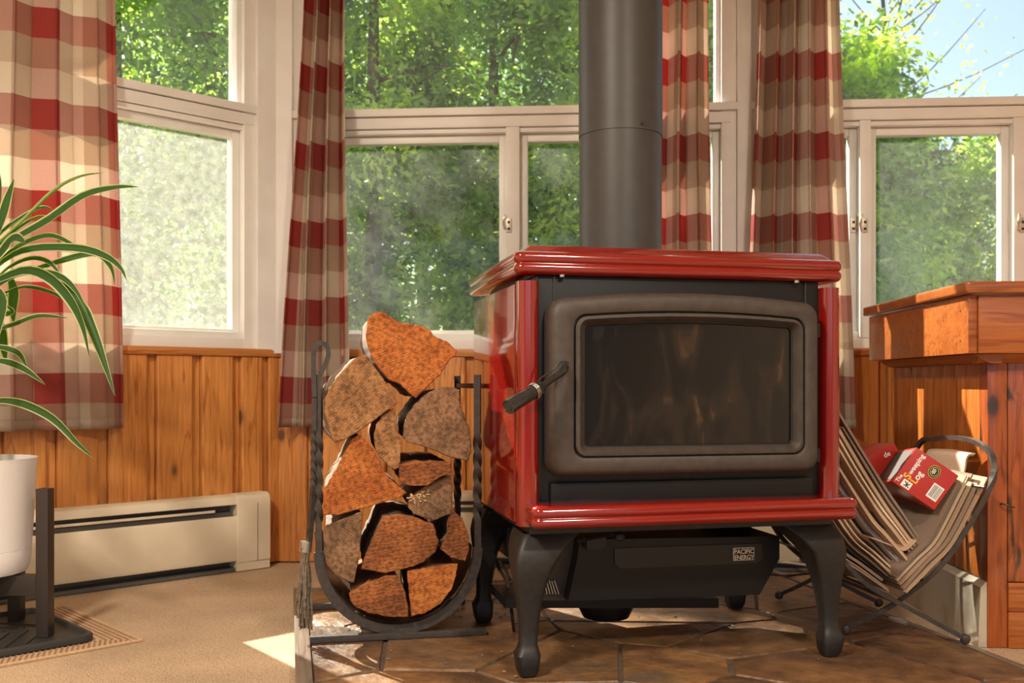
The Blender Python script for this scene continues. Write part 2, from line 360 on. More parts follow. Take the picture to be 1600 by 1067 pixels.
ZCEIL, ZSILL, ZRAIL = 2.45, 0.70, 1.525
XR = 3.4; XL = -3.4
box('floor', (-4, -4.0, ZF - 0.05), (4, 3.75, ZF), CARPET, None, 0)['kind'] = 'structure'
box('ceiling', (-4, -4.0, ZCEIL), (4, 3.75, ZCEIL + 0.1), PLASTER, None, 0)['kind'] = 'structure'

def wall(name, M, x0, x1, seams, wins):
    root = thing(name, kind='structure', M=M)
    box('backing', (x0, 0, ZF), (x1, 0.10, ZSILL - 0.012), DESK_D, root, 0)
    xs = x0
    for a, b in wins + [(x1, x1)]:
        if a - xs > 0.02: box('upper_panel', (xs, 0, ZSILL - 0.012), (a, 0.10, 2.30), PLASTER, root, 0)
        xs = b
    box('header', (x0, 0, 2.30), (x1, 0.10, ZCEIL), PLASTER, root, 0)
    for a, b in zip(seams[:-1], seams[1:]):
        w = b - a
        lip = min(0.030, w * 0.22)                              # recessed channel at each joint
        box('board', (a + 0.001, -0.026, ZF + 0.004), (b - lip, 0.0, ZSILL - 0.02), PINE, root, 0.007, seg=3)
        box('channel_strip', (b - lip + 0.0005, -0.006, ZF + 0.004), (b, 0.0, ZSILL - 0.02), PINE, root, 0.0)
    box('window_ledge', (x0, -0.034, ZSILL - 0.022), (x1, 0.0, ZSILL + 0.004), PINE_X, root, 0.005)
    return root
sL = [WP(ML, p, 600)[0] for p in (-150, -75, 2, 85, 165, 240, 310, 372, 414)] + [0.0]
x = sL[0]; ext = []
while x > -2.9: x -= 0.15; ext.append(x)
wl0 = WP(ML, -190, 300)[0]; wl1 = WP(ML, 402, 300)[0]
wall('wall_left', ML, ext[-1], 0.0, ext[::-1] + sL, [(wl0, wl1)])
w2a, w2b = WP(MM, 455, 300)[0], WP(MM, 1150, 300)[0]; w3a = WP(MM, 1173, 300)[0]; w3b = w3a + 1.45
sM = [0.0 + 0.137 * i for i in range(31)]
wall('wall_back', MM, 0.0, sM[-1], sM, [(w2a, w2b), (w3a, w3b)])
endL = ML @ V((ext[-1], 0, 0)); endM = MM @ V((sM[-1], 0, 0))
box('wall_right', (endM.x, -4.0, ZF), (endM.x + 0.1, endM.y + 0.1, ZCEIL), PLASTER, None, 0)['kind'] = 'structure'
box('wall_side', (endL.x - 0.1, -4.0, ZF), (endL.x, endL.y + 0.1, ZCEIL), PLASTER, None, 0)['kind'] = 'structure'
box('wall_rear', (endL.x, -4.1, 2.2), (endM.x, -4.0, ZCEIL), PLASTER, None, 0)['kind'] = 'structure'   # unseen; below it the rear is left open to admit sky fill

# ------------------------------------------------------------------ windows
def latch(root, x, z, y, s=1):
    l = box('latch', (x - 0.009, y - 0.005, z - 0.024), (x + 0.009, y, z + 0.024), BRASS, root, 0.002)
    for dz in (-0.012, 0.010): box('screw', (x - 0.004, y - 0.008, z + dz - 0.004), (x + 0.004, y - 0.0055, z + dz + 0.004), DARK, l, 0.001)
    tube('lever', [(x - 0.012 * s, y - 0.012, z + 0.035), (x - 0.017 * s, y - 0.014, z + 0.01), (x - 0.012 * s, y - 0.006, z - 0.015)], circ(0.005, 8), BRASS, l, 8)
def window(name, M, x0, x1, stiles, glass, lowglass, casing=0.05):
    """stiles: centres and widths of lower uprights; the lower part is divided by them into sashes"""
    r = thing(name, kind='structure', M=M)
    zt, zb = 2.30, ZSILL + 0.004
    for a, b in ((x0, x0 + casing), (x1 - casing, x1)):
        box('jamb', (a, -0.012, zb), (b, 0.085, zt), WHITE, r, 0.003)
        s = 1 if a == x0 else -1; e = b if s > 0 else a
        box('jamb_bead', (min(e, e + s * 0.016), 0.01, ZRAIL), (max(e, e + s * 0.016), 0.07, zt - 0.04), WHITE, r, 0.003)
    xa, xb = x0 + casing, x1 - casing
    box('bottom_frame', (xa, -0.010, zb), (xb, 0.085, zb + 0.034), WHITE, r, 0.004)
    box('bottom_bead', (xa, 0.004, zb + 0.034), (xb, 0.08, zb + 0.056), VINYL, r, 0.004)
    box('top_frame', (xa, -0.012, zt - 0.05), (xb, 0.085, zt), WHITE, r, 0.003)
    box('rail_cap', (x0 - 0.004, -0.026, ZRAIL - 0.026), (x1 + 0.004, 0.085, ZRAIL), WHITE, r, 0.004)
    box('rail', (xa - casing * 0.6, -0.016, ZRAIL - 0.066), (xb + casing * 0.6, 0.085, ZRAIL - 0.029), WHITE, r, 0.004)
    box('rail_bead', (xa, -0.004, ZRAIL - 0.083), (xb, 0.08, ZRAIL - 0.068), WHITE, r, 0.003)
    box('upper_pane', (xa + 0.012, 0.038, ZRAIL - 0.004), (xb - 0.012, 0.042, zt - 0.04), glass, r, 0)
    edges = [xa] + [e for c, w in stiles for e in (c - w / 2, c + w / 2)] + [xb]
    for c, w in stiles: box('mullion', (c - w / 2, -0.014, zb + 0.034), (c + w / 2, 0.08, ZRAIL - 0.066), WHITE, r, 0.004)
    zs0, zs1 = zb + 0.054, ZRAIL - 0.084
    for a, b in zip(edges[::2], edges[1::2]):
        s = 0.026
        sash = box('sash', (a, 0.022, zs0), (a + s, 0.06, zs1), VINYL, r, 0.004)
        box('sash_stile', (b - s, 0.022, zs0), (b, 0.06, zs1), VINYL, sash, 0.004)
        box('sash_rail', (a + s, 0.022, zs1 - 0.026), (b - s, 0.06, zs1), VINYL, sash, 0.004)
        box('sash_rail', (a + s, 0.022, zs0), (b - s, 0.06, zs0 + 0.012), VINYL, sash, 0.003)
        box('lower_pane', (a + s - 0.004, 0.040, zs0 + 0.008), (b - s + 0.004, 0.044, zs1 - 0.022), lowglass, sash, 0)
    return r
window('window_1', ML, wl0, wl1, [], GLASS, DUSTIER, casing=0.055)
c1 = WP(MM, 801, 300, -0.01)[0]
w2 = window('window_2', MM, w2a, w2b, [(c1, 0.046)], GLASS, DUSTY)
latch(w2, WP(MM, 795, 352, -0.015)[0], WP(MM, 795, 352, -0.015)[1], -0.014)
c2 = WP(MM, 1352, 300, -0.01)[0]; c3 = WP(MM, 1592, 300, -0.01)[0]
w3 = window('window_3', MM, w3a, w3b, [(c2, 0.036), (c3, 0.036)], GLASS, DUSTY)
for px, y, s in ((1351, -0.014, 1), (1333, 0.022, -1), (1579, 0.022, -1), (1597, -0.014, 1)):
    q = WP(MM, px, 352, y); latch(w3, q[0], q[1], y, s)
# corner posts
t1 = thing('trim_1', kind='structure')
c_ = [P(404, 0, 3.36), P(452, 0, 3.40)]
def vpost(name, pts, z0, z1, parent):
    vs, fs = loft([[V((p[0], p[1], z)) for p in pts] for z in (z0, z1)]); return mesh(name, vs, fs, WHITE, parent)
kl = [WP(ML, 403, 300, -0.03)[0], WP(MM, 456, 300, -0.03)[0]]
p1 = ML @ V((kl[0], -0.03, 0)); p2 = MM @ V((kl[1], -0.03, 0)); p3 = MM @ V((kl[1], 0.09, 0)); p4 = ML @ V((0, 0.1, 0)); p5 = ML @ V((kl[0], 0.09, 0))
pm = (p1 + p2) / 2 + (K - (p1 + p2) / 2) * 0.25
vpost('corner_post', [p1, pm, p2, p3, p4, p5], ZSILL - 0.01, ZCEIL, t1)
t2 = thing('trim_2', kind='structure', M=MM)
box('post', (w2b + 0.001, -0.026, ZSILL + 0.004), (w3a - 0.001, 0.09, ZCEIL), WHITE, t2, 0.004)

# ------------------------------------------------------------------ curtains
def curtain(label, M, top, bot, zt, zb, n, amp, phase, u0, off=-0.075, flat=0.0, seed=1):
    """top / bot: x limits at the head and at the hem"""
    r = thing('curtain', label, 'curtain', M=M)
    nu, nv = max(40, n * 22), 46; rnd = random.Random(seed)
    jit = [rnd.uniform(0.6, 1.25) for _ in range(n + 2)]
    def pt(t, v):
        a = top[0] + (bot[0] - top[0]) * v; b = top[1] + (bot[1] - top[1]) * v
        w = b - a; ph = 2 * math.pi * n * t + phase
        am = amp * jit[int(t * n)] * (0.85 + 0.3 * v); loop = (0.30 - flat) * w / n
        xx = a + w * t - loop * math.sin(2 * ph) * 0.5 + 0.006 * math.sin(5 * v + 3 * t)
        yy = off + am * math.cos(ph) + 0.008 * math.sin(4 * v + 9 * t) * v
        return V((xx, yy, zt + (zb - zt) * v))
    vs, uv = [], []
    for j in range(nv):
        v = j / (nv - 1); u = u0; prev = None
        ref = [pt(i / (nu - 1), 0.5) for i in range(nu)]
        for i in range(nu):
            p = pt(i / (nu - 1), v); vs.append(p)
            if i: u += (ref[i] - ref[i - 1]).length
            uv.append((u, p.z + 0.006 * math.sin(7 * u)))
    fs = [(j * nu + i, j * nu + i + 1, (j + 1) * nu + i + 1, (j + 1) * nu + i) for j in range(nv - 1) for i in range(nu - 1)]
    o = mesh('cloth_panel', vs, fs, CLOTH, r, 'all', uv=uv)
    so = o.modifiers.new('thick', 'SOLIDIFY'); so.thickness = 0.0012
    # stitched hem along the bottom edge
    hv = [V((p.x, p.y - 0.0016, p.z + dz)) for dz in (0.0, 0.03) for p in vs[-nu:]]
    hu = [(q[0], q[1] + dz) for dz in (0.0, 0.03) for q in uv[-nu:]]
    hf = [(i, i + 1, nu + i + 1, nu + i) for i in range(nu - 1)]
    h = mesh('hem', hv, hf, CLOTH, r, 'all', uv=hu); s2 = h.modifiers.new('thick', 'SOLIDIFY'); s2.thickness = 0.0014
    return r
def wx(M, px, off=-0.075): return WP(M, px, 300, off)[0]
ZH = 2.34; ZB = 0.44
def lerpx(M, pt_, pb, yb=668):     # top given at image row 0: extend to the rod
    x0 = wx(M, pt_); x1 = wx(M, pb); return x0 + (x0 - x1) * 0.2, x1
a0, a1 = lerpx(ML, -150, -165), lerpx(ML, 188, 198)
curtain('wide red and cream checked curtain on the angled window behind the houseplant', ML, (a0[0], a1[0]), (a0[1], a1[1]), ZH, 0.452, 5, 0.020, 0.9, 0.10, flat=0.1, seed=3)
a0, a1 = lerpx(MM, 481, 444), lerpx(MM, 543, 546)
curtain('narrow gathered checked curtain behind the log rack beside the corner post', MM, (a0[0], a1[0]), (a0[1], a1[1]), ZH, ZB, 3, 0.046, 2.6, 0.02, off=-0.085, seed=5)
a0, a1 = lerpx(MM, 1012, 1008), lerpx(MM, 1110, 1116)
curtain('checked curtain hanging directly behind the stove pipe', MM, (a0[0], a1[0]), (a0[1], a1[1]), ZH, ZB, 3, 0.046, 0.4, 0.19, off=-0.085, seed=8)
a0, a1 = lerpx(MM, 1180, 1162), lerpx(MM, 1306, 1328)
curtain('full checked curtain between the white post and the wooden cabinet', MM, (a0[0], a1[0]), (a0[1], a1[1]), ZH, ZB, 5, 0.048, 1.9, 0.05, off=-0.088, seed=12)
for M_, xa, xb, lb in ((ML, wl0 - 0.1, -0.08, 'dark curtain rod over the angled window'), (MM, 0.08, w3b + 0.1, 'dark curtain rod over the wide back windows')):
    r = thing('curtain_rod', lb, 'curtain rod', M=M_)
    tube('rod', [(xa, -0.075, ZH + 0.005), (xb, -0.075, ZH + 0.005)], circ(0.011, 10), WIRE, r, up=(0, 1, 0))
    for xx in (xa + 0.05, xb - 0.05): box('bracket', (xx - 0.01, -0.075, ZH - 0.008), (xx + 0.01, 0.0, ZH + 0.004), WIRE, r, 0.002)

# ------------------------------------------------------------------ hearth of flagstones
TH = math.radians(12.7); su = V((math.cos(TH), math.sin(TH), 0)); sv = V((-math.sin(TH), math.cos(TH), 0))
SO = V((0.0064, 1.975, 0)); MS = frame(SO, su, sv)              # stove axes: origin under the lid's front left corner
MSi = MS.inverted()
def SP(px, py, yl):
    """pixel -> stove (x, z) on the plane y = yl"""
    o = SO + sv * yl; d = V(((px - CX) / F, 1, (HY - py) / F)); c = V((0, 0, ZC))
    q = MSi @ (c + d * ((o - c).dot(sv) / d.dot(sv))); return q.x, q.z
hx0, hx1, hy0, hy1 = -0.427, 1.056, -0.60, 0.985
hearth = thing('hearth', 'low flagstone hearth pad under the red wood stove', 'hearth', M=MS)
box('mortar_bed', (hx0 + 0.02, hy0 + 0.02, ZF + 0.0005), (hx1 - 0.02, hy1 - 0.02, -0.006), GROUT, hearth, 0.002)
TRIMW = wood('grey worn hearth trim', (0.20, 0.155, 0.12), (0.12, 0.09, 0.07), (0.05, 0.04, 0.03), axis='y', knots=False)
for a, b in (((hx0, hy0, ZF + 0.0005), (hx0 + 0.034, hy1, 0.002)), ((hx1 - 0.02, hy0, ZF + 0.0005), (hx1, hy1, 0.0)), ((hx0 + 0.035, hy0, ZF + 0.0005), (hx1 - 0.021, hy0 + 0.034, 0.002)), ((hx0 + 0.035, hy1 - 0.02, ZF + 0.0005), (hx1 - 0.021, hy1, 0.0))):
    box('edge_trim', a, b, TRIMW, hearth, 0.003)
def clip(poly, p, nrm):
    out = []
    for i in range(len(poly)):
        a, b = poly[i - 1], poly[i]; da = (a[0] - p[0]) * nrm[0] + (a[1] - p[1]) * nrm[1]; db = (b[0] - p[0]) * nrm[0] + (b[1] - p[1]) * nrm[1]
        if (da < 0) != (db < 0): t = da / (da - db); out.append((a[0] + (b[0] - a[0]) * t, a[1] + (b[1] - a[1]) * t))
        if db < 0: out.append(b)
    return out
seeds = []
rs = random.Random(21)
for i in range(5):
    for j in range(5):
        seeds.append((hx0 + 0.03 + (hx1 - hx0 - 0.05) * (i + 0.5 + rs.uniform(-0.75, 0.75)) / 5, hy0 + 0.04 + (hy1 - hy0 - 0.06) * (j + 0.5 + rs.uniform(-0.75, 0.75)) / 5))
for s in seeds:
    poly = [(hx0 + 0.036, hy0 + 0.036), (hx1 - 0.022, hy0 + 0.036), (hx1 - 0.022, hy1 - 0.022), (hx0 + 0.036, hy1 - 0.022)]
    for q in seeds:
        if q is not s:
            d = (q[0] - s[0], q[1] - s[1]); L = math.hypot(*d) or 1; nn = (d[0] / L, d[1] / L)
            poly = clip(poly, (s[0] + d[0] / 2 - nn[0] * 0.0025, s[1] + d[1] / 2 - nn[1] * 0.0025), nn)
    if len(poly) < 3: continue
    dense = []
    for i in range(len(poly)):
        a, b = V((*poly[i - 1], 0)), V((*poly[i], 0)); L = (b - a).length; k = max(1, int(L / 0.05))
        for m_ in range(k):
            p = a.lerp(b, m_ / k); e = noise.noise(p * 14) * 0.004; d = V((s[0], s[1], 0)) - p; p = p + d.normalized() * (0.001 + abs(e)); dense.append(p)
    cen = sum(dense, V()) / len(dense); h = rs.uniform(-0.004, -0.0014)
    rings = [[V((p.x, p.y, -0.012)) for p in dense], [V((p.x, p.y, -0.004 + h)) for p in dense], [V((*(p.lerp(cen, 0.02)).xy, h)) for p in dense], [V((*(p.lerp(cen, 0.5)).xy, h + noise.noise(p * 9) * 0.0012)) for p in dense]]
    vs, fs = loft(rings, False, True); mesh('flagstone', vs, fs, STONE, hearth, True)

# ------------------------------------------------------------------ wood stove
st = thing('wood_stove', 'red enamel wood stove with black cast iron door standing on the hearth', 'stove', M=MS)
W_, D_ = 0.73, 0.545
def slab(name, x0, x1, y0, y1, prof, m, r=0.014, parent=st):
    rings = [[V((x, y, z)) for x, y in rrect(x0 - o, x1 + o, y0 - o, y1 + o, max(r + o, 0.004), 4)] for o, z in prof]
    vs, fs = loft(rings); return mesh(name, vs, fs, m, parent, True)
lid = slab('lid', 0.006, W_ - 0.006, 0.006, D_ - 0.006, [(-0.05, 0.806), (-0.004, 0.806), (0.001, 0.809), (0.0045, 0.814), (0.0055, 0.819), (0.0045, 0.824), (0.001, 0.8275), (0.0005, 0.829), (0.004, 0.832), (0.006, 0.838), (0.0055, 0.844), (0.002, 0.849), (-0.006, 0.8515), (-0.012, 0.852), (-0.016, 0.8545), (-0.030, 0.867), (-0.036, 0.869), (-0.06, 0.8695)], RED)
for xs_ in (0.10, 0.62): tube('lid_screw', [(xs_, 0.012, 0.8065), (xs_, 0.012, 0.8015)], circ(0.006, 10), STEEL, lid, up=(0, 1, 0))
box('firebox', (0.052, 0.022, 0.302), (0.678, 0.52, 0.805), BLACK, st, 0.004)
box('under_plate', (0.03, 0.0, 0.284), (0.70, 0.50, 0.30), IRON, st, 0.003)
for a, b in ((0.010, 0.03), (0.70, 0.72)):
    sp_ = box('side_panel', (a, 0.054, 0.302), (b, 0.508, 0.790), RED, st, 0.004)
    box('back_flange', (a + 0.004, 0.508, 0.302), (b - 0.004, 0.518, 0.790), BLACK, sp_, 0.002)
for a, b in ((0.009, 0.052), (0.678, 0.721)):
    ring = rrect(a, b, -0.004, 0.053, 0.0205, 6)
    vs, fs = loft([[V((x, y, z)) for x, y in ring] for z in (0.300, 0.792)]); mesh('corner_column', vs, fs, RED, st, True)
for a in (0.085, 0.645):
    box('front_seam', (a - 0.0015, 0.0185, 0.70), (a + 0.0015, 0.0225, 0.804), DARK, st, 0)
box('lower_front_panel', (0.075, 0.006, 0.345), (0.655, 0.022, 0.385), BLACK, st, 0.003)
lip = slab('ash_lip', 0.022, 0.715, -0.072, 0.012, [(-0.03, 0.304), (-0.004, 0.304), (0.001, 0.307), (0.004, 0.312), (0.005, 0.317), (0.003, 0.322), (0.0005, 0.325), (0.003, 0.328), (0.005, 0.334), (0.004, 0.340), (0.0, 0.345), (-0.006, 0.348), (-0.012, 0.3485)], RED, 0.016)
# door: lofted frame with an arched top
dx0, dz0 = SP(858, 742, -0.02); dx1, _ = SP(1278, 700, -0.02); _, dzt = SP(1065, 457, -0.02); _, dzc = SP(872, 478, -0.02)
dz0 = 0.5 * (dz0 + SP(1200, 741, -0.02)[1]); ar = 0.018; dz1 = dzt - ar
gx0, gz0 = SP(911, 697, 0.0); gx1, _ = SP(1233, 690, 0.0); _, gzt = SP(1065, 505, 0.0); ga = 0.008; gz1 = gzt - ga
def dring(f, y, r):
    k = lambda a, b: a + (b - a) * f
    return [V((x, y, z)) for x, z in rrect(k(dx0, gx0), k(dx1, gx1), k(dz0, gz0), k(dz1, gz1), r, 6, k(ar, ga))]
rings = [dring(0, 0.018, 0.030), dring(0, -0.010, 0.030), dring(0.03, -0.020, 0.030), dring(0.10, -0.028, 0.030), dring(0.22, -0.032, 0.028), dring(0.52, -0.033, 0.026), dring(0.62, -0.030, 0.024), dring(0.645, -0.018, 0.024), dring(0.685, -0.018, 0.022), dring(0.70, -0.029, 0.022), dring(0.80, -0.030, 0.018), dring(0.93, -0.020, 0.012), dring(1.0, -0.006, 0.010)]
vs, fs = loft(rings, False, False); door = mesh('door', vs, fs, DOORI, st, True)
gl = dring(0.985, -0.0065, 0.010); vs, fs = loft([gl, [p + V((0, 0.004, 0)) for p in gl]]); mesh('door_glass', vs, fs, SOOT, door)
rope = dring(0.975, -0.010, 0.010); vs, fs = sweep(rope, circ(0.0028, 6), up=(0, 1, 0), closed=True); mesh('gasket_rope', vs, fs, IRON, door, True)
for zz in (SP(1277, 516, -0.01)[1], SP(1277, 711, -0.01)[1]):
    h = box('hinge', (dx1 - 0.006, -0.014, zz - 0.012), (dx1 + 0.010, 0.012, zz + 0.012), BLACK, door, 0.003)
    tube('hinge_pin', [(dx1 + 0.006, -0.010, zz - 0.014), (dx1 + 0.006, -0.010, zz + 0.014)], circ(0.004, 8), IRON, h, up=(0, 1, 0))
def SPt(px, py, yl): q = SP(px, py, yl); return V((q[0], yl, q[1]))
h0 = SPt(884, 577, -0.050); h1 = SPt(845, 605, -0.085); h2 = SPt(794, 636, -0.125)
hd = tube('handle', [SPt(880, 576, -0.020), SPt(884, 574, -0.045), SPt(880, 581, -0.056), h0.lerp(h1, 0.5), h1], circ(0.0065, 10), IRON, door, 16)
gd = (h2 - h1).normalized(); gs = sweep([h1 - gd * 0.006, h1, h1 + gd * 0.012, h1 + gd * 0.013, h2, h2 + gd * 0.0004], circ(0.0135, 20), scale=lambda t: (0.6, 0.95, 0.95, 1.0, 1.08, 1.0)[round(t * 5)])
mesh('grip', *gs, GLOSSB, hd, True)
vs, fs = sweep([h2 + gd * 0.0003, h2 + gd * 0.0012], circ(0.0095, 16)); mesh('grip_bore', vs, fs, DARK, hd)
coil = []
side = gd.cross(V((0, 0, 1))).normalized(); up2 = side.cross(gd)
for i in range(60):
    a = i / 59 * 6 * math.pi; c = h1 + gd * (0.014 + 0.010 * i / 59); coil.append(c + side * 0.0150 * math.cos(a) + up2 * 0.0150 * math.sin(a))
tube('wire_coil', coil, circ(0.0011, 5), STEEL, hd)
loopw = [SPt(888, 565, -0.036), SPt(874, 566, -0.040), SPt(864, 578, -0.042), SPt(846, 590, -0.060), SPt(838, 600, -0.083)]
tube('wire_loop', loopw, circ(0.0016, 6), WIRE, hd, 18)
# legs (cabriole): outer corner offset and width by height
LZ = [(0.0, 0.006, 0.034), (0.012, 0.001, 0.044), (0.042, -0.003, 0.050), (0.054, 0.003, 0.041), (0.064, 0.006, 0.036), (0.09, 0.007, 0.037), (0.13, 0.004, 0.045), (0.17, 0.0, 0.056), (0.20, -0.004, 0.069), (0.225, -0.006, 0.082), (0.25, -0.002, 0.098), (0.27, 0.006, 0.112), (0.2835, 0.016, 0.116)]
for mx_, my_ in ((0, 0), (1, 0), (0, 1), (1, 1)):
    rings = []
    for z, c, wd in LZ:
        rr = []
        for x, y in rrect(c, c + wd, c, c + wd, min(0.011, wd * 0.3), 3):
            lx = 0.006 + x; ly = -0.006 + y
            if mx_: lx = W_ - lx
            if my_: ly = 0.50 - ly
            rr.append(V((lx, ly, z)))
        rings.append(rr)
    vs, fs = loft(rings); mesh('leg', vs, fs, IRON, st, True)
# ash box under the firebox
def prism(name, pix, yl, depth, m, parent, taper=0.0):
    f = [SPt(a, b, yl) for a, b in pix]; c = sum(f, V()) / len(f)
    bk = [p.lerp(c, taper) + V((0, depth, 0)) for p in f]
    vs, fs = loft([f, bk]); return mesh(name, vs, fs, m, parent)
ash = prism('ash_box', [(905, 843), (1218, 838), (1218, 873), (1187, 929), (888, 939), (903, 868)], 0.12, 0.28, BLACK, st)
pl = [SPt(a, b, 0.116) for a, b in ((960, 857), (1190, 849), (1192, 872), (1183, 880), (968, 888), (961, 880))]
vs, fs = loft([pl, [p + V((0, 0.006, 0)) for p in pl]]); plate = mesh('drawer_front', vs, fs, mat('satin black drawer', (0.014, 0.013, 0.013), 0.4), ash)
b0 = SPt(1145, 876, 0.1150); bw = (SPt(1178, 875, 0.115) - b0).x; bh = SPt(1145, 856, 0.115).z - b0.z
bdg = box('name_badge', (b0.x, 0.1125, b0.z), (b0.x + bw, 0.116, b0.z + bh), SILVER, ash, 0.001)
box('badge_field', (b0.x + 0.0015, 0.1118, b0.z + 0.0015), (b0.x + bw - 0.0015, 0.1126, b0.z + bh - 0.0015), BLACK, bdg, 0)
for s_, k in (('PACIFIC', 0.54), ('ENERGY', 0.09)):
    t_ = text('badge_lettering', s_, bh * 0.50, SILVER, bdg, frame((b0.x + bw / 2, 0.1114, b0.z + bh * k), (1, 0, 0), (0, 0, 1)), align='CENTER')
    t_.scale = (0.92 * bw / (t_.dimensions.x + 1e-6) if t_.dimensions.x > 0 else 1, 1, 1)
shield = prism('side_shield', [(858, 838), (912, 843), (903, 868), (886, 938), (835, 938), (840, 900)], 0.16, 0.20, speck('brown steel shield', (0.05, 0.036, 0.026), (0.065, 0.048, 0.034), 30, 0.5, 0.05), st)
grl = thing('air_grille'); grl.parent = shield
for i in range(6):
    a = SPt(846 + i * 4, 908 - (i % 2), 0.155); b = SPt(850 + i * 4.6, 928, 0.155)
    tube('grille_rib', [a, b], circ(0.0018, 6), STEEL, grl, up=(0, 1, 0))
prism('base_channel', [(790, 935), (1123, 935), (1123, 950), (790, 950)], 0.26, 0.16, BLACK, st)
lathe('intake_collar', [(0.055, 0.03), (0.07, 0.06), (0.07, 0.10)], BLACK, st, 24, (0.30, 0.34, 0.0))
box('blower_housing', (0.075, 0.42, 0.165), (0.24, 0.58, 0.283), BLACK, st, 0.004)
lv = tube('air_lever', [SPt(905, 846, 0.10), SPt(940, 838, 0.04), SPt(968, 836, 0.0)], rect(0.010, 0.006), BLACK, st, 8)
k0 = SPt(968, 838, -0.006); lathe('knob', [(0.004, -0.010), (0.011, -0.006), (0.012, 0.0), (0.009, 0.006), (0.003, 0.008)], BLACK, lv, 16, k0)
box('latch_bracket', (SP(915, 860, 0.1)[0], 0.09, SP(915, 858, 0.1)[1]), (SP(945, 845, 0.1)[0], 0.12, SP(945, 838, 0.1)[1]), IRON, st, 0.002)

# stove pipe
PC = MS @ V((0.366, 0.425, 0))
pip = thing('stove_pipe', 'tall matte grey stove pipe rising from the stove lid', 'stove pipe', M=Matrix.Translation(PC))
zj = ZC + (HY - 216) / F * PC.y; R_ = 65.0 / F * PC.y
lathe('lower_section', [(R_ * 0.985, 0.8702), (R_ * 0.985, zj + 0.03), (R_ * 0.97, zj + 0.03)], PIPE, pip, 64)
lathe('upper_section', [(R_ * 0.99, zj), (R_ * 1.002, zj), (R_ * 1.002, 2.445), (R_ * 0.99, 2.445)], PIPE, pip, 64)
lathe('base_collar', [(R_ * 0.99, 0.8701), (R_ * 1.03, 0.8705), (R_ * 1.03, 0.882), (R_ * 0.99, 0.884)], PIPE, pip, 48)
a = -math.pi / 2 + 0.42
tube('joint_screw', [(R_ * math.cos(a), R_ * math.sin(a), zj + 0.012), ((R_ + 0.004) * math.cos(a), (R_ + 0.004) * math.sin(a), zj + 0.012)], circ(0.0045, 8), DARK, pip)

# ------------------------------------------------------------------ log rack
TR = math.radians(11.0); ru = V((math.cos(TR), math.sin(TR), 0)); rv = V((-math.sin(TR), math.cos(TR), 0))
RO = G(487, 1004); MR = frame(RO, ru, rv); MRi = MR.inverted()
def RP(px, py, yl=0.0):
    o = RO + rv * yl; d = V(((px - CX) / F, 1, (HY - py) / F)); c = V((0, 0, ZC))
    q = MRi @ (c + d * ((o - c).dot(rv) / d.dot(rv))); return V((q.x, yl, q.z))
rack = thing('log_rack', 'black wrought iron hoop rack holding split firewood', 'log rack', M=MR)
RD = 0.34
xl, xr = RP(498, 800).x, RP(746, 800).x; zt_ = RP(500, 585).z; zb_ = 0.022; rad = (xr - xl) / 2; zc_ = zb_ + rad
for y_ in (0.0, RD):
    arc = [V((xl + rad - rad * math.cos(math.pi * i / 28), y_, zc_ - rad * math.sin(math.pi * i / 28))) for i in range(29)]
    mesh('hoop', *sweep(arc, rect(0.022, 0.012), up=(0, 1, 0)), WIRE, rack, True)
    for x_ in (xl, xr):
        z0, z1 = zc_, zt_; n_ = 64
        pts = [V((x_, y_, z0 + (z1 - z0) * i / n_)) for i in range(n_ + 1)]
        tw = lambda t: math.pi * 2.6 * min(max((t - 0.16) / 0.50, 0), 1)
        mesh('post', *sweep(pts, rect(0.015, 0.015), up=(0, 1, 0), twist=tw), WIRE, rack, True)
    box('foot_bar', (xl - 0.02, y_ - 0.009, 0.0), (xr + 0.02, y_ + 0.009, 0.015), WIRE, rack, 0.002)
for x_ in (xl, xr): box('side_bar', (x_ - 0.005, 0.008, zt_ - 0.032), (x_ + 0.005, RD - 0.008, zt_ - 0.020), WIRE, rack, 0.001)
cr = [[V((xl + rad - (rad - 0.008) * math.cos(math.pi * i / 28), y_, zc_ - (rad - 0.008) * math.sin(math.pi * i / 28))) for i in range(29)] for y_ in (0.03, RD - 0.02)]
cr2 = [[p + V((0, 0, 0.0)) + (V((xl + rad, p.y, zc_)) - p).normalized() * 0.002 for p in r] for r in cr]
mesh('cradle_plate', *loft([cr[0], cr[1], cr2[1], cr2[0], cr[0]], False, False, closed=False), WIRE, rack, True)

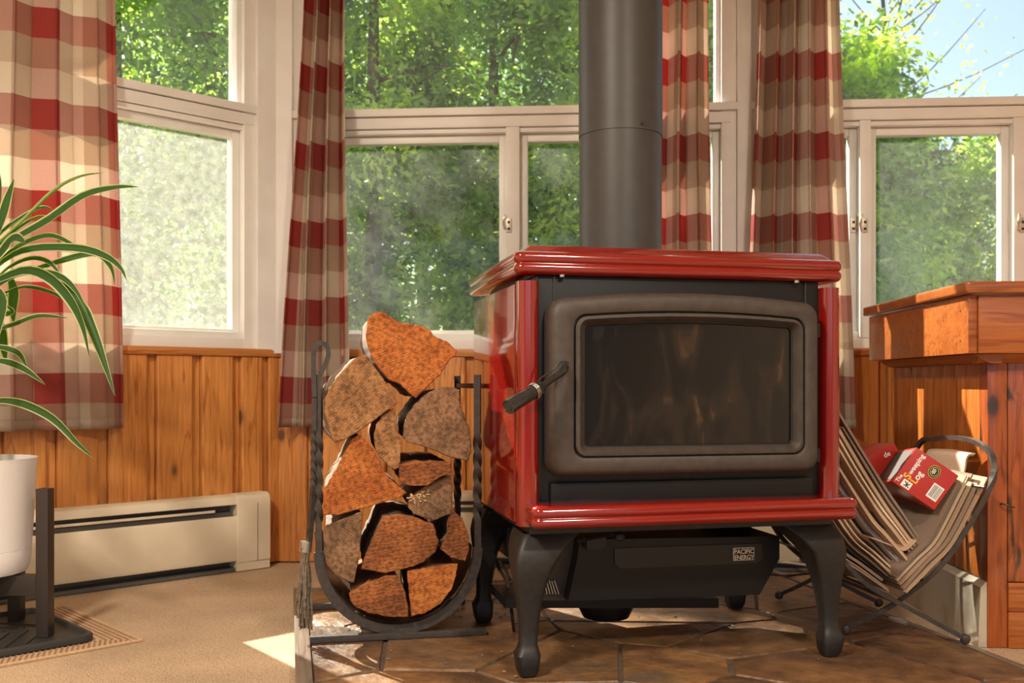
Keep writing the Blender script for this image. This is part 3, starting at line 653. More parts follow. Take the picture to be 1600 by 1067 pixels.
LOGS = [
 ('orange split log lying on top of the firewood stack', END_O, BARK, [(575,497),(583,490),(592,487),(603,489),(608,494),(625,504),(640,506),(662,509),(672,517),(680,526),(698,533),(714,548),(713,556),(703,562),(698,571),(687,587),(667,605),(650,622),(640,615),(625,600),(606,593),(597,582),(583,563),(575,542),(571,525)]),
 ('tan half round log with pale bark against the looped brush handle', END_B, BARK, [(572,554),(558,557),(546,567),(530,585),(515,605),(507,625),(508,650),(514,672),(523,692),(537,687),(561,674),(584,657),(611,638),(622,629),(606,603),(586,573)]),
 ('grey brown half round log against the rack post beside the stove', END_G, BARK, [(631,666),(636,650),(649,630),(667,614),(687,605),(705,604),(718,608),(718,627),(726,650),(733,670),(736,686),(736,706),(731,720),(704,715),(684,706),(661,697),(636,690),(629,684)]),
 ('small crumbly log wedged upright in the middle of the stack', END_B, SPLIT, [(614,638),(618,648),(623,668),(626,695),(625,731),(616,733),(600,722),(587,704),(584,686),(587,663),(598,648)]),
 ('wide orange brown log under the tan half round one', END_O, BARK, [(562,679),(582,699),(594,724),(609,747),(622,758),(636,770),(625,777),(588,788),(553,798),(526,805),(505,804),(505,766),(522,738),(538,708),(550,685)]),
 ('flat brown split log under the grey half round one', END_R, SPLIT, [(625,726),(650,721),(677,720),(705,722),(706,738),(686,746),(668,759),(645,759),(632,757),(623,751)]),
 ('small grey log with crumbled pale fibres', END_G, SPLIT, [(705,742),(706,780),(705,803),(677,813),(646,803),(638,793),(638,783),(653,767),(677,752)]),
 ('large dark russet log in the centre of the rack', END_R, BARK, [(598,807),(626,803),(653,810),(677,819),(686,846),(681,862),(660,879),(636,888),(602,895),(564,889),(571,868),(584,838)]),
 ('brown wedge log low against the rack post beside the brush', END_G, BARK, [(566,799),(508,822),(506,865),(512,886),(526,899),(543,908),(553,910),(559,882),(565,838)]),
 ('dark quarter log resting in the bottom of the hoop', END_R, SPLIT, [(545,927),(577,911),(605,899),(622,899),(633,923),(638,950),(638,964),(612,964),(577,958),(557,949),(548,939)]),
 ('reddish quarter log beside the dark one in the hoop bottom', END_O, SPLIT, [(636,892),(681,885),(715,881),(713,899),(705,921),(688,944),(664,958),(643,963),(640,934)]),
 ('small pointed russet log low at the hoop by the stove', END_R, BARK, [(706,795),(722,810),(732,837),(733,858),(727,877),(705,871),(687,858),(698,837),(701,813)]),
]
def resample(poly, step):
    out = []
    for i in range(len(poly)):
        a, b = poly[i - 1], poly[i]; k = max(1, round((b - a).length / step))
        out += [a.lerp(b, m_ / k) for m_ in range(k)]
    return out
for li, (lab, em, bmt, pix) in enumerate(LOGS):
    rl = random.Random(li + 50); y0 = rl.uniform(-0.035, -0.012); L = rl.uniform(0.33, 0.37)
    poly = resample([RP(a, b, y0) for a, b in pix], 0.007); cen = sum(poly, V()) / len(poly)
    base = V((cen.x, y0, cen.z)); root = thing('firewood_log', lab, 'log', 'split logs in the hoop rack', M=MR @ Matrix.Translation(base))
    poly = [p - base for p in poly]; off = V((li * 3.1, li * 1.7, 0))
    poly = [p + p.normalized() * (noise.noise(p * 90 + off) * 0.0022) for p in poly]
    rings = []
    for k in range(9):
        f = k / 8; sc = (0.985 - 0.05 * f) if li > 1 else 1.0 + 0.012 * f; d = V((-0.016 * f if li == 1 else 0, 0.0015 + f * L, 0))
        rings.append([p * sc - p.normalized() * (0.0015 + abs(noise.noise((p + d) * 30 + off)) * 0.006 * min(1, k)) + d for p in poly])
    mesh('log_body', *loft(rings), bmt, root, 'all')
    capr = [[p + V((0, 0.006, 0)) for p in poly], [p * 1.0 for p in poly], [p * 0.97 + V((0, -0.0022, 0)) for p in poly]]
    vs, fs = loft(capr, True, False); b0_ = 2 * len(poly); nP = len(poly)
    bm = bmesh.new(); bv = [bm.verts.new(v) for v in vs]
    for f in fs: bm.faces.new([bv[i] for i in f])
    top = bm.faces.new([bv[b0_ + i] for i in range(nP)]); bmesh.ops.triangulate(bm, faces=[top])
    me = bpy.data.meshes.new('cut_end'); bmesh.ops.recalc_face_normals(bm, faces=bm.faces[:]); bm.to_mesh(me); bm.free(); me.materials.append(em)
    o = bpy.data.objects.new('cut_end', me); COL.objects.link(o); o.parent = root
    if li == 6:
        for q in range(26):
            p = RP(655 + rl.uniform(-14, 14), 777 + rl.uniform(-8, 8), y0) - base
            v_ = V((rl.uniform(-1, 1), -0.3, rl.uniform(-1, 1))).normalized() * 0.008
            tube('wood_fibre', [p, p + v_ * 0.6 + V((0, -0.004, 0)), p + v_], circ(0.0016, 5), mat('pale fibre', (0.62, 0.42, 0.24), 0.9) if q == 0 else bpy.data.materials['pale fibre'], root)

# hearth brush hung on the rack
br = thing('hearth_brush', 'iron hearth brush with looped handle hanging beside the log rack', 'brush', M=MR)
yb = -0.005; bx = RP(490, 700, yb).x
def R3(px, py, y): return RP(px, py, y)
lp = [R3(491, 620, yb), R3(490, 580, yb), R3(490, 553, yb), R3(493, 540, yb), R3(501, 536, yb), R3(510, 540, yb), R3(513, 553, yb), R3(509, 568, yb), R3(500, 585, yb)]
tube('handle_loop', lp, rect(0.011, 0.010), WIRE, br, 40, up=(0, 1, 0))
tube('handle_rod', [R3(491, 622, yb), R3(489, 760, yb), R3(483, 850, yb)], rect(0.011, 0.010), WIRE, br, 60, up=(0, 1, 0), twist=lambda t: 10 * min(max((t - 0.2) / 0.3, 0), 1))
tube('ferrule', [R3(479, 846, yb), R3(477, 862, yb)], circ(0.014, 12), STEEL, br, up=(0, 1, 0))
rb = random.Random(5); bv_, bf_ = [], []
for i in range(90):
    a = R3(478 + rb.uniform(-6, 6), 856, yb + rb.uniform(-0.012, 0.012)); b = R3(475 + rb.uniform(-13, 13), 965 + rb.uniform(-30, 20), yb + rb.uniform(-0.02, 0.02))
    v_, f_ = sweep([a, a.lerp(b, 0.5) + V((rb.uniform(-.004, .004), 0, 0)), b], circ(rb.uniform(0.001, 0.003), 5))
    bf_ += [tuple(q + len(bv_) for q in f) for f in f_]; bv_ += v_
mesh('bristles', bv_, bf_, BRISTLE, br)['kind'] = 'stuff'

# ------------------------------------------------------------------ newspaper rack with papers
fl, fr = G(1322, 990), G(1508, 1006); Cf = P(1405, 942, 2.262); axis_ = V((-0.058, 0.37, 0))
rackn = thing('newspaper_rack', 'wrought iron cross legged newspaper rack between stove and cabinet', 'rack', M=Matrix.Translation(Cf.xy.to_3d()))
base = Cf.xy.to_3d()
def rel(p): return V(p) - base
rt = P(1549, 728, 2.19); ra = P(1497, 684, 2.36); rr_ = P(1432, 700, 2.53)
lt = P(1262, 745, 2.262); la = lt + V((-0.03, 0.16, 0.04)); lr = lt + axis_ * 0.85
Cr = Cf + axis_
fl = fl + V((0, 0, 0.012)); fr = fr + V((0, 0, 0.012))
right = [fl, fl.lerp(Cf, 0.55), Cf + V((0, 0.012, 0)), P(1465, 890, 2.235), P(1520, 812, 2.21), rt + V((0.0, 0, -0.04)), P(1551, 715, 2.21), P(1530, 693, 2.27), ra, P(1460, 686, 2.45), rr_, Cr.lerp(rr_, 0.5) + V((0.03, 0, -0.03)), Cr, fl + axis_]
left = [fr, fr.lerp(Cf, 0.55), Cf - V((0, 0.012, 0)), P(1345, 905, 2.27), P(1292, 840, 2.27), lt + V((0, 0, -0.03)), lt + V((-0.006, 0.05, 0.03)), la, lt + axis_ * 0.75 + V((-0.006, 0, 0.03)), lr, Cr.lerp(lr, 0.5) + V((-0.03, 0, -0.03)), Cr, fr + axis_]
for nm, pts in (('hoop_frame', right), ('hoop_frame', left)):
    tube(nm, [rel(p) for p in pts], rect(0.012, 0.010), WIRE, rackn, 110)
for p in (fl, fr, fl + axis_, fr + axis_):
    q = rel(p); lathe('ball_foot', [(0.002, -0.012), (0.009, -0.009), (0.012, 0.0), (0.009, 0.008), (0.002, 0.011)], WIRE, rackn, 12, q)
def curve_pts(pts, t):                                       # point at fraction t of a polyline of splined points
    s = spline(pts, 60); return s[int(t * 59)]
LP = [Cf, P(1345, 905, 2.27), P(1292, 840, 2.27), lt]; RPn = [Cf, P(1465, 890, 2.235), P(1520, 812, 2.21), rt]
for t in (0.25, 0.45, 0.65, 0.85):
    for arm in (LP, RPn):
        a = curve_pts(arm, t); tube('cross_wire', [rel(a), rel(a + axis_)], circ(0.0035, 6), WIRE, rackn)
tube('pivot_bar', [rel(Cf), rel(Cr)], circ(0.005, 8), WIRE, rackn)

def paper(pts, thick, length, m, lab, yoff=0.0, grp='newspapers in the wrought iron rack', name='newspaper', leaves=2):
    """a folded paper: a bent slab whose section follows pts (world points), running back along the rack"""
    b0 = V(pts[0]); root = thing(name, lab, 'newspaper', grp, M=Matrix.Translation(b0)); s = spline(pts, 16)
    ax = axis_.normalized()
    for k in range(leaves):
        ring = []; o1, o2 = k * thick / leaves, (k + 0.82) * thick / leaves
        up_, lo_ = [], []
        for i, p in enumerate(s):
            t = (s[min(i + 1, 15)] - s[max(i - 1, 0)]).normalized(); nn = t.cross(ax).normalized()
            wob = noise.noise(p * 9 + V((k * 5 + b0.x * 90, b0.z * 70, 0))) * 0.0028
            up_.append(p + nn * (o1 + wob) - b0); lo_.append(p + nn * (o2 + wob) - b0)
        sec = up_ + lo_[::-1]; e = -0.010 * k / leaves
        mesh('folded_section', *loft([[p + ax * (yoff + e) for p in sec], [p + ax * (yoff + length * 0.5) + V((0, 0, 0.003)) for p in sec], [p + ax * (yoff + length) for p in sec]]), m, root, True)
    return root
lr_ = lambda a, b, t: (a[0] + (b[0] - a[0]) * t, a[1] + (b[1] - a[1]) * t)
rp = random.Random(77)
NL = 17
for i in range(NL):
    t = i / (NL - 1); Y = 2.29 - 0.02 * t
    B = lr_((1392, 922), (1452, 862), t); Mi = lr_((1312, 862), (1385, 762), t); Tp = lr_((1262, 790), (1312, 642), t)
    k = rp.uniform(-0.15, 0.25) if i not in (NL - 1,) else 0.0
    Tp = lr_(Tp, Mi, k); B = lr_(B, Mi, rp.uniform(-0.05, 0.2)); Y += rp.uniform(-0.02, 0.03)
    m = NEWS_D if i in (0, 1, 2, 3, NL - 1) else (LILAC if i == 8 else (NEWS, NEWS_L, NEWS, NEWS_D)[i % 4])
    lab = {NEWS_D: 'dark folded newspaper leaning in the rack towards the stove', NEWS_L: 'pale folded newspaper leaning in the rack towards the stove'}.get(m, 'tan folded newspaper leaning in the rack towards the stove')
    if i == NL - 1: lab = 'dark grey newspaper leaning highest in the rack beside the red carton'
    if i == 8: lab = 'pale lilac folded paper among the newspapers leaning towards the stove'
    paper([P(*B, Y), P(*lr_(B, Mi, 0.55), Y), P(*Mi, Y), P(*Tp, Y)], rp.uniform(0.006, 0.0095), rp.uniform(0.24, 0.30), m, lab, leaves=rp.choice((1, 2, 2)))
NR = 9
for i in range(NR):
    t = i / (NR - 1); Y = 2.25 - 0.028 * (1 - t) + 0.012 * (i % 2)
    B = lr_((1416, 926), (1396, 900), t); Tp = lr_((1540, 750), (1502, 748), t); Mi = lr_((1492, 845), (1456, 836), t)
    Tp = lr_(Tp, Mi, rp.uniform(-0.10, 0.22))
    paper([P(*B, Y), P(*lr_(B, Mi, 0.5), Y), P(*Mi, Y), P(*Tp, Y)][::-1], rp.uniform(0.0035, 0.0045), rp.uniform(0.22, 0.27), (NEWS_L, NEWS, NEWS_D)[i % 3] if i else NEWS, '%s folded newspaper leaning in the rack towards the cabinet' % (('pale', 'tan', 'dark')[i % 3] if i else 'tan'), leaves=rp.choice((1, 2)))
paper([P(1500, 760, 2.33), P(1508, 735, 2.33), P(1512, 715, 2.33), P(1522, 712, 2.33)], 0.008, 0.16, NEWS_L, 'printed pale newspaper folded over the top of the stack', leaves=2)
paper([P(1360, 842, 2.262), P(1385, 852, 2.262), P(1412, 862, 2.262), P(1432, 846, 2.262)], 0.006, 0.26, NEWS, 'loose folded newspaper lying in the bottom of the rack')
# cartons
qa, qb, qc = P(1394, 752, 2.27), P(1432, 699, 2.27), P(1497, 745, 2.25)
ex = (qb - qa); ey = (qa + (qb - qa) - qc) * -1.0
wA, wB = ex.length, (qc - qb).length; exn = ex.normalized(); eyn = (qc - qb).normalized(); eyn = (eyn - exn * eyn.dot(exn)).normalized()
nrm = exn.cross(-eyn).normalized()
if nrm.y > 0: nrm = -nrm
cart = thing('firelog_carton', 'red fire log carton with white lettering lying among the newspapers', 'carton', M=frame(qa, exn, -eyn))
zs = 1 if (cart.matrix_world.to_3x3() @ V((0, 0, 1))).y < 0 else -1
# carton axes: x along the lettering, y up across it, z towards the viewer
box('carton_body', (0, -wB, -0.21 * zs), (wA, 0, 0), BOXRED, cart, 0.0012) if zs > 0 else box('carton_body', (0, -wB, 0), (wA, 0, 0.21), BOXRED, cart, 0.0012)
ez = 0.0006 * zs
box('printed_panel', (0.006, 0.0, -0.20), (wA - 0.006, 0.0008, -0.006), CARTOND, cart, 0)
def ctext(s, size, x, y, m): return text('lettering', s, size, m, cart, Matrix.Translation((x, y, ez)), 0.0002)
ctext('The', 0.012, 0.006, -0.012, INKW); ctext('S', 0.024, 0.024, -0.028, INKY); ctext('weeping', 0.0160, 0.0365, -0.026, INKW)
ctext('L', 0.022, 0.024, -0.045, INKY); ctext('og', 0.020, 0.0345, -0.045, INKW)
box('emblem', (0.004, -0.040, 0), (0.0215, -0.018, 0.0006), INKW, cart, 0)
for a_, b_ in (((0.007, -0.037), (0.018, -0.022)), ((0.007, -0.024), (0.017, -0.036)), ((0.006, -0.030), (0.019, -0.029))):
    tube('emblem_stroke', [(a_[0], a_[1], 0.0006), (b_[0], b_[1], 0.0006)], rect(0.0022, 0.0006), INKB, cart)
def disc(name, r, x, y, z, m, sx=1.35):
    vs, fs = loft([[V((x + r * sx * math.cos(t), y + r * math.sin(t), zz)) for t in [2 * math.pi * i / 28 for i in range(28)]] for zz in (0, z)]); return mesh(name, vs, fs, m, cart)
for r, z, m in ((0.0145, 0.0006, INKB), (0.0135, 0.0009, INKY), (0.0125, 0.0012, INKB), (0.0095, 0.0015, INKY), (0.0085, 0.0018, INKB)): disc('round_seal', r, 0.072, -0.062, z, m, 1.15)
for i, wl_ in enumerate((0.011, 0.013, 0.010)): box('seal_line', (0.072 - wl_ / 2, -0.0585 - i * 0.003, 0.0018), (0.072 + wl_ / 2, -0.0570 - i * 0.003, 0.0021), INKW, cart, 0)
box('barcode_label', (0.016, -wB + 0.008, 0), (0.052, -wB + 0.034, 0.0006), INKW, cart, 0)
rb2 = random.Random(3); xx = -wB + 0.0105
while xx < -wB + 0.031:
    ww = rb2.uniform(0.0007, 0.0016); box('barcode_bar', (0.020, xx, 0.0006), (0.049, xx + ww, 0.0009), INKB, cart, 0); xx += ww + rb2.uniform(0.0012, 0.0020)
c2o = P(1352, 716, 2.44)
cart2 = thing('firelog_carton', 'second red carton mostly hidden behind the lettered one', 'carton', M=frame(c2o, (0.85, 0.12, 0.42), (-0.42, 0, 0.85)))
box('carton_body', (0, -0.07, -0.10), (0.085, 0.0, 0), BOXRED, cart2, 0.001)
text('lettering', 'de', 0.018, INKW, cart2, Matrix.Translation((0.045, -0.022, 0.0006)))

# ------------------------------------------------------------------ wooden cabinet on the right
CO = P(1543, 1000, 2.31).xy.to_3d() + V((0, 0, ZF)); ang = math.radians(-3.0)
cu = V((math.cos(ang), math.sin(ang), 0)); cv = V((-math.sin(ang), math.cos(ang), 0)); MC = frame(CO, cu, cv)
cab = thing('wooden_cabinet', 'old varnished wooden cabinet with box top and worn painted plinth', 'cabinet', M=MC)
z0 = -ZF; CD, CW = 0.66, 0.85
zb0 = 0.655 + z0
box('carcass', (0.012, 0.012, 0.0), (CW, CD - 0.01, zb0 - 0.022), DESK_D, cab, 0)
nb = 8; bw_ = (CD - 0.045) / nb
for i in range(nb): box('side_board', (0.0, 0.045 + i * bw_, 0.155), (0.013, 0.045 + (i + 1) * bw_ - 0.0022, zb0 - 0.02), DESK_Z, cab, 0.004)
box('corner_post', (0.0, 0.0, 0.001), (0.045, 0.0445, zb0 - 0.02), DESK_D, cab, 0.003)
for i in range(7): box('front_board', (0.0465 + i * 0.112, 0.0, 0.155), (0.0465 + (i + 1) * 0.112 - 0.0022, 0.013, zb0 - 0.02), DESK_D, cab, 0.004)
box('front_plinth', (0.046, -0.004, 0.001), (CW, 0.0125, 0.085), DESK, cab, 0.003); box('front_plinth', (0.046, -0.004, 0.0865), (CW, 0.0125, 0.153), DESK, cab, 0.003)
pr = [(-0.002, 0.153), (-0.014, 0.140), (-0.016, 0.10), (-0.020, 0.001), (0.011, 0.001), (0.011, 0.153)]
mesh('side_plinth', *loft([[V((x, y, z)) for x, z in pr] for y in (0.004, CD)]), OLDWHITE, cab)
mo = [(0.0, zb0 - 0.022), (-0.012, zb0 - 0.020), (-0.030, zb0 - 0.010), (-0.040, zb0 - 0.001), (0.02, zb0 - 0.001), (0.02, zb0 - 0.022)]
mesh('moulding', *loft([[V((x, y, z)) for x, z in mo] for y in (-0.03, CD + 0.0)]), DESK, cab)
mesh('moulding', *loft([[V((y, x * 0.8, z)) for x, z in mo] for y in (-0.03, CW)]), DESK, cab)
ov = 0.066
box('box_side', (-ov, -0.056, zb0), (-ov + 0.02, CD + 0.02, zb0 + 0.132), DESK, cab, 0.0025)
box('box_front', (-ov + 0.0205, -0.062, zb0), (CW + 0.05, -0.042, zb0 + 0.130), DESK, cab, 0.0025)
box('box_floor', (-ov + 0.02, -0.042, zb0), (CW + 0.05, CD + 0.02, zb0 + 0.012), DESK, cab, 0)
box('lid', (-ov - 0.014, -0.080, zb0 + 0.135), (CW + 0.06, CD + 0.035, zb0 + 0.162), DESK, cab, 0.008, seg=3)
for py_, pz in ((0.02, 0.10), (0.02, 0.03)): tube('nail_head', [(-ov + 0.0005, -0.03 + py_, zb0 + pz), (-ov - 0.0008, -0.03 + py_, zb0 + pz)], circ(0.003, 8), DARK, cab)
tube('hook', [(0.03, 0.0, 0.335), (0.03, -0.012, 0.338), (0.045, -0.018, 0.332), (0.055, -0.014, 0.330)], circ(0.002, 6), WIRE, cab, 10)

# ------------------------------------------------------------------ baseboard heaters
def heater(label, M, x0, x1, zt, endcap=0.12, cap_right=True):
    r = thing('baseboard_heater', label, 'heater', M=M); yf = -0.085; yw = -0.0275; zb = ZF + 0.002
    h = zt - zb; cx = x1 - endcap if cap_right else x1
    prof = [(yw, zt), (yf + 0.020, zt), (yf + 0.006, zt - 0.006), (yf, zt - 0.022), (yf, zt - 0.030), (yf + 0.003, zt - 0.030), (yf + 0.010, zt - 0.012), (yf + 0.022, zt - 0.004), (yw, zt - 0.004)]
    mesh('top_cover', *loft([[V((x, y, z)) for y, z in prof] for x in (x0, cx)]), CREAM, r, True)
    box('back_plate', (x0, yw - 0.006, zb), (cx, yw, zt - 0.005), FIN, r, 0)
    box('heating_element', (x0, yf + 0.014, zb + 0.05), (cx - 0.01, yw - 0.008, zt - 0.055), FIN, r, 0)
    box('damper_blade', (x0, yf + 0.001, zt - 0.051), (cx - 0.075, yf + 0.0035, zt - 0.043), CREAM, r, 0.001)
    fp = [(yf, zt - 0.068), (yf - 0.003, zt - 0.075), (yf - 0.003, zb + 0.045), (yf + 0.002, zb + 0.035), (yf + 0.004, zb + 0.035), (yf, zb + 0.046), (yf, zt - 0.076), (yf + 0.006, zt - 0.068)]
    mesh('front_panel', *loft([[V((x, y, z)) for y, z in fp] for x in (x0, cx)]), CREAM, r, True)
    box('bottom_channel', (x0, yf + 0.008, zb), (cx, yw - 0.007, zb + 0.012), FIN, r, 0.001)
    if cap_right:
        ep = [(yw, zt + 0.002), (yf + 0.014, zt + 0.002), (yf + 0.002, zt - 0.004), (yf - 0.005, zt - 0.018), (yf - 0.005, zb + 0.03), (yf - 0.002, zb + 0.028), (yf - 0.002, zb), (yw, zb)]
        c = mesh('end_cap', *loft([[V((x, y, z)) for y, z in ep] for x in (cx, x1)]), CREAM, r, True)
        bv = c.modifiers.new('round', 'BEVEL'); bv.width = 0.004; bv.segments = 2; bv.limit_method = 'ANGLE'
        box('cap_seam', (cx + 0.072, yf - 0.0056, zb + 0.03), (cx + 0.0735, yf - 0.0046, zt - 0.03), DARK, c, 0)
        for i in range(3): box('embossed_line', (cx + 0.018, yf - 0.0062, zb + 0.048 + i * 0.006), (cx + 0.06, yf - 0.0045, zb + 0.050 + i * 0.006), CREAM, c, 0)
    return r
hxe, hzt = WP(ML, 420, 773, -0.078)
heater('long cream baseboard heater under the angled window', ML, -2.2, hxe, 0.222)
heater('cream baseboard heater along the wall behind the stove', MM, 0.62, 2.35, 0.225, cap_right=False)

# ------------------------------------------------------------------ plant, pot, stand, tray, mat
LEG = G(70, 994, ZF + 0.014); YP = LEG.y; PCN = V((LEG.x - 0.162, LEG.y + 0.01, 0))
stand = thing('plant_stand', 'dark square legged metal stand carrying the white pot', 'plant stand', M=Matrix.Translation((PCN.x, PCN.y, ZF + 0.014)))
zo = ZF + 0.014; ltop = ZC + (HY - 763) / F * YP - zo; rz1 = ZC + (HY - 898) / F * YP - zo
for i in range(4):
    a = math.radians(90 * i - 3); R3m = Matrix.Rotation(a, 4, 'Z')
    l = box('leg', (0.147, -0.0155, 0), (0.177, 0.0155, ltop), STAND, stand, 0.002, M=R3m)
for i in range(2):
    box('cross_bar', (-0.147, -0.0155, rz1 - 0.048), (0.147, 0.0155, rz1 - (0.001 * i)), STAND, stand, 0.002, M=Matrix.Rotation(math.radians(90 * i - 3), 4, 'Z'))
zp = zo + rz1 + 0.0005
pot = thing('plant_pot', 'white round plastic pot on the dark stand', 'pot', M=Matrix.Translation((PCN.x, PCN.y, zp)))
hp = ZC + (HY - 716) / F * YP - zp; rt_ = (48 - (CX + PCN.x / YP * F)) / F * YP
lathe('pot_wall', [(rt_ * 0.70, 0.0), (rt_ * 0.80, 0.004), (rt_ * 0.865, 0.020), (rt_ * 0.885, 0.045), (rt_ * 0.888, 0.0590), (rt_ * 0.882, 0.0595), (rt_ * 0.882, 0.0605), (rt_ * 0.890, 0.061), (rt_ * 0.99, hp - 0.004), (rt_, hp), (rt_ * 0.975, hp), (rt_ * 0.95, hp - 0.03), (rt_ * 0.94, hp - 0.05)], POT, pot, 56)
lathe('soil', [(0.001, hp - 0.034), (rt_ * 0.93, hp - 0.032), (rt_ * 0.93, hp - 0.036), (0.001, hp - 0.038)], speck('potting soil', (0.03, 0.02, 0.013), (0.07, 0.048, 0.03), 80, 0.95, 0.8), pot, 32)
plant = thing('houseplant', 'striped long leaved houseplant arching out of the white pot', 'plant', M=Matrix.Translation((PCN.x, PCN.y, zp + hp - 0.03)))
pb = V((PCN.x, PCN.y, zp + hp - 0.03))
crown = P(-22, 425, YP)
for dx, dy, tx, ty, tz in ((-0.01, 0.0, 0.0, 0.0, 0.0), (0.02, 0.02, 0.03, 0.02, -0.05), (-0.03, -0.01, -0.05, 0.03, -0.16)):
    tube('stem', [V((dx, dy, -0.002)), (crown - pb) * 0.5 + V((dx * 0.6, dy, 0)), crown - pb + V((tx, ty, tz))], circ(0.010, 8), speck('plant stem %.2f' % dx, (0.16, 0.11, 0.06), (0.25, 0.18, 0.10), 60, 0.8, 0.4), plant, 12)
LEAVES = [
 ([(-20,395),(35,345),(85,297),(125,276),(162,270)], 15, -.03), ([(-15,400),(25,372),(75,344),(130,306),(180,293),(216,292)], 15, -.05), ([(-25,395),(10,357),(60,326),(83,328)], 13, .02),
 ([(-15,395),(25,358),(55,340),(77,338)], 17, .06), ([(-15,390),(3,340),(12,310),(22,280)], 12, .0), ([(-25,385),(-4,330),(1,295),(-1,268)], 12, .05), ([(-15,425),(20,390),(60,371),(85,369),(110,380),(130,391)], 9, .05),
 ([(-15,425),(20,398),(60,387),(125,388),(165,400),(188,418),(198,438)], 11, -.05), ([(-15,445),(15,418),(50,404),(78,411),(96,432)], 11, .0), ([(30,427),(75,414),(110,403),(150,396),(170,412),(177,428),(179,446)], 9, .04),
 ([(-15,455),(20,432),(50,425),(90,430),(118,453),(138,492)], 10, -.02), ([(-15,470),(20,453),(50,449),(95,464),(116,490)], 9, .06), ([(-10,440),(40,422),(80,436),(112,472),(130,512),(140,560)], 15, -.07),
 ([(95,440),(128,478),(142,510),(158,552),(180,619)], 14, -.03), ([(-20,520),(20,508),(60,494),(106,497)], 12, .02), ([(15,430),(22,452),(20,480),(21,505)], 17, .08), ([(-15,480),(2,515),(6,545),(9,565)], 13, .06),
 ([(-20,540),(8,544),(30,553),(43,576)], 9, .0), ([(-20,562),(12,566),(40,578),(71,601)], 10, -.03), ([(-25,628),(10,626),(45,634),(85,656),(120,692),(147,716)], 11, -.06), ([(-20,475),(0,490),(20,487),(8,476)], 8, -.02), ([(-10,410),(10,385),(25,372),(40,380)], 18, -.06),
 ([(-20,430),(-60,380),(-110,350),(-160,360)], 15, .0), ([(-25,430),(-70,420),(-120,450),(-150,510)], 14, -.05), ([(-25,420),(-40,360),(-60,310),(-90,280)], 14, .04), ([(-25,460),(-60,480),(-90,540),(-100,600)], 14, .05), ([(-20,440),(5,470),(-10,540),(-15,600)], 13, -.12)]
for pts, wd, dy in LEAVES:
    n_ = 18; m_ = len(pts)
    cp = [P(a, b, YP + dy * (i / (m_ - 1)) * 1.6) - pb for i, (a, b) in enumerate(pts)]
    s = spline(cp, n_); vs, uv = [], []
    roll = random.Random(int(wd * 100 + pts[0][1] + pts[-1][0])).uniform(-0.5, 0.9)
    for i, p in enumerate(s):
        t = i / (n_ - 1); tg = (s[min(i + 1, n_ - 1)] - s[max(i - 1, 0)]).normalized()
        view = V((0, -1, 0.25)); sdv = tg.cross(view).normalized(); nn = sdv.cross(tg).normalized()
        sdv = (sdv * math.cos(roll) + nn * math.sin(roll)); nn = sdv.cross(tg).normalized()
        hw = wd * 0.62 / F * YP * (0.45 + 0.55 * min(1, t * 3)) * max(0.03, (1 - max(0, (t - 0.45) / 0.55) ** 1.9)); fold = hw * 0.45
        for q in (-1, -0.5, 0, 0.5, 1): vs.append(p + sdv * hw * q + nn * fold * (abs(q) - 0.5)); uv.append((0.5 + q / 2, t))
    fs = [(i * 5 + j, i * 5 + j + 1, (i + 1) * 5 + j + 1, (i + 1) * 5 + j) for i in range(n_ - 1) for j in range(4)]
    mesh('leaf', vs, fs, DRAC, plant, 'all', uv=uv)
# tray and woven mat under the stand
tc_ = G(158, 978, ZF + 0.02)
mt = thing('woven_mat', 'beige woven mat with looped border under the black tray', 'mat')
m1 = G(224, 1000, ZF + 0.004); mdir = (G(0, 1041, ZF + 0.004) - m1).normalized(); mback = (G(100, 935, ZF + 0.004) - m1).normalized()
mback = (mback - mdir * mback.dot(mdir)).normalized()
MT = frame(V((m1.x, m1.y, ZF)), -mdir, mback); mt.matrix_world = MT       # corner at origin, mat runs to -x and +y
if MT.col[2].z < 0: raise RuntimeError('mat axes')
ml_, mw_ = 0.78, 0.50
box('mat_base', (-ml_, 0, 0.0003), (0, mw_, 0.004), MAT, mt, 0.001)
bp = [V((-ml_, 0.003, 0.004)), V((-0.003, 0.003, 0.004)), V((-0.003, mw_ - 0.003, 0.004)), V((-ml_, mw_ - 0.003, 0.004))]
cnt = 0
for a, b in ((bp[0], bp[1]), (bp[1], bp[2])):
    tube('border_cord', [a, b], circ(0.004, 8), MAT, mt)
lv_, lf_ = [], []
for row in range(5):
    d = 0.012 + row * 0.013
    for (o, dr, L) in ((V((-d, d, 0)), V((-1, 0, 0)), ml_ - d), (V((-d, d, 0)), V((0, 1, 0)), mw_ - d)):
        k = 0.006 * (row % 2)
        while k < L:
            c = o + dr * k; pr_ = V((-dr.y, dr.x, 0)); q = [c + dr * 0.004 + pr_ * 0.0035, c - dr * 0.004 + pr_ * 0.0035, c - dr * 0.004 - pr_ * 0.0035, c + dr * 0.004 - pr_ * 0.0035]
            i0 = len(lv_); lv_ += [V((p.x, p.y, 0.0035)) for p in q] + [V((c.x, c.y, 0.0075))]; lf_ += [(i0, i0 + 1, i0 + 4), (i0 + 1, i0 + 2, i0 + 4), (i0 + 2, i0 + 3, i0 + 4), (i0 + 3, i0, i0 + 4)]; k += 0.0125
o = mesh('looped_border', lv_, lf_, MATD, mt); o['kind'] = 'stuff'
tr = thing('boot_tray', 'black ridged rubber tray under the plant stand', 'tray', M=MT @ Matrix.Translation((-0.085, 0.062, 0.0078)))
TL, TW = 0.66, 0.40
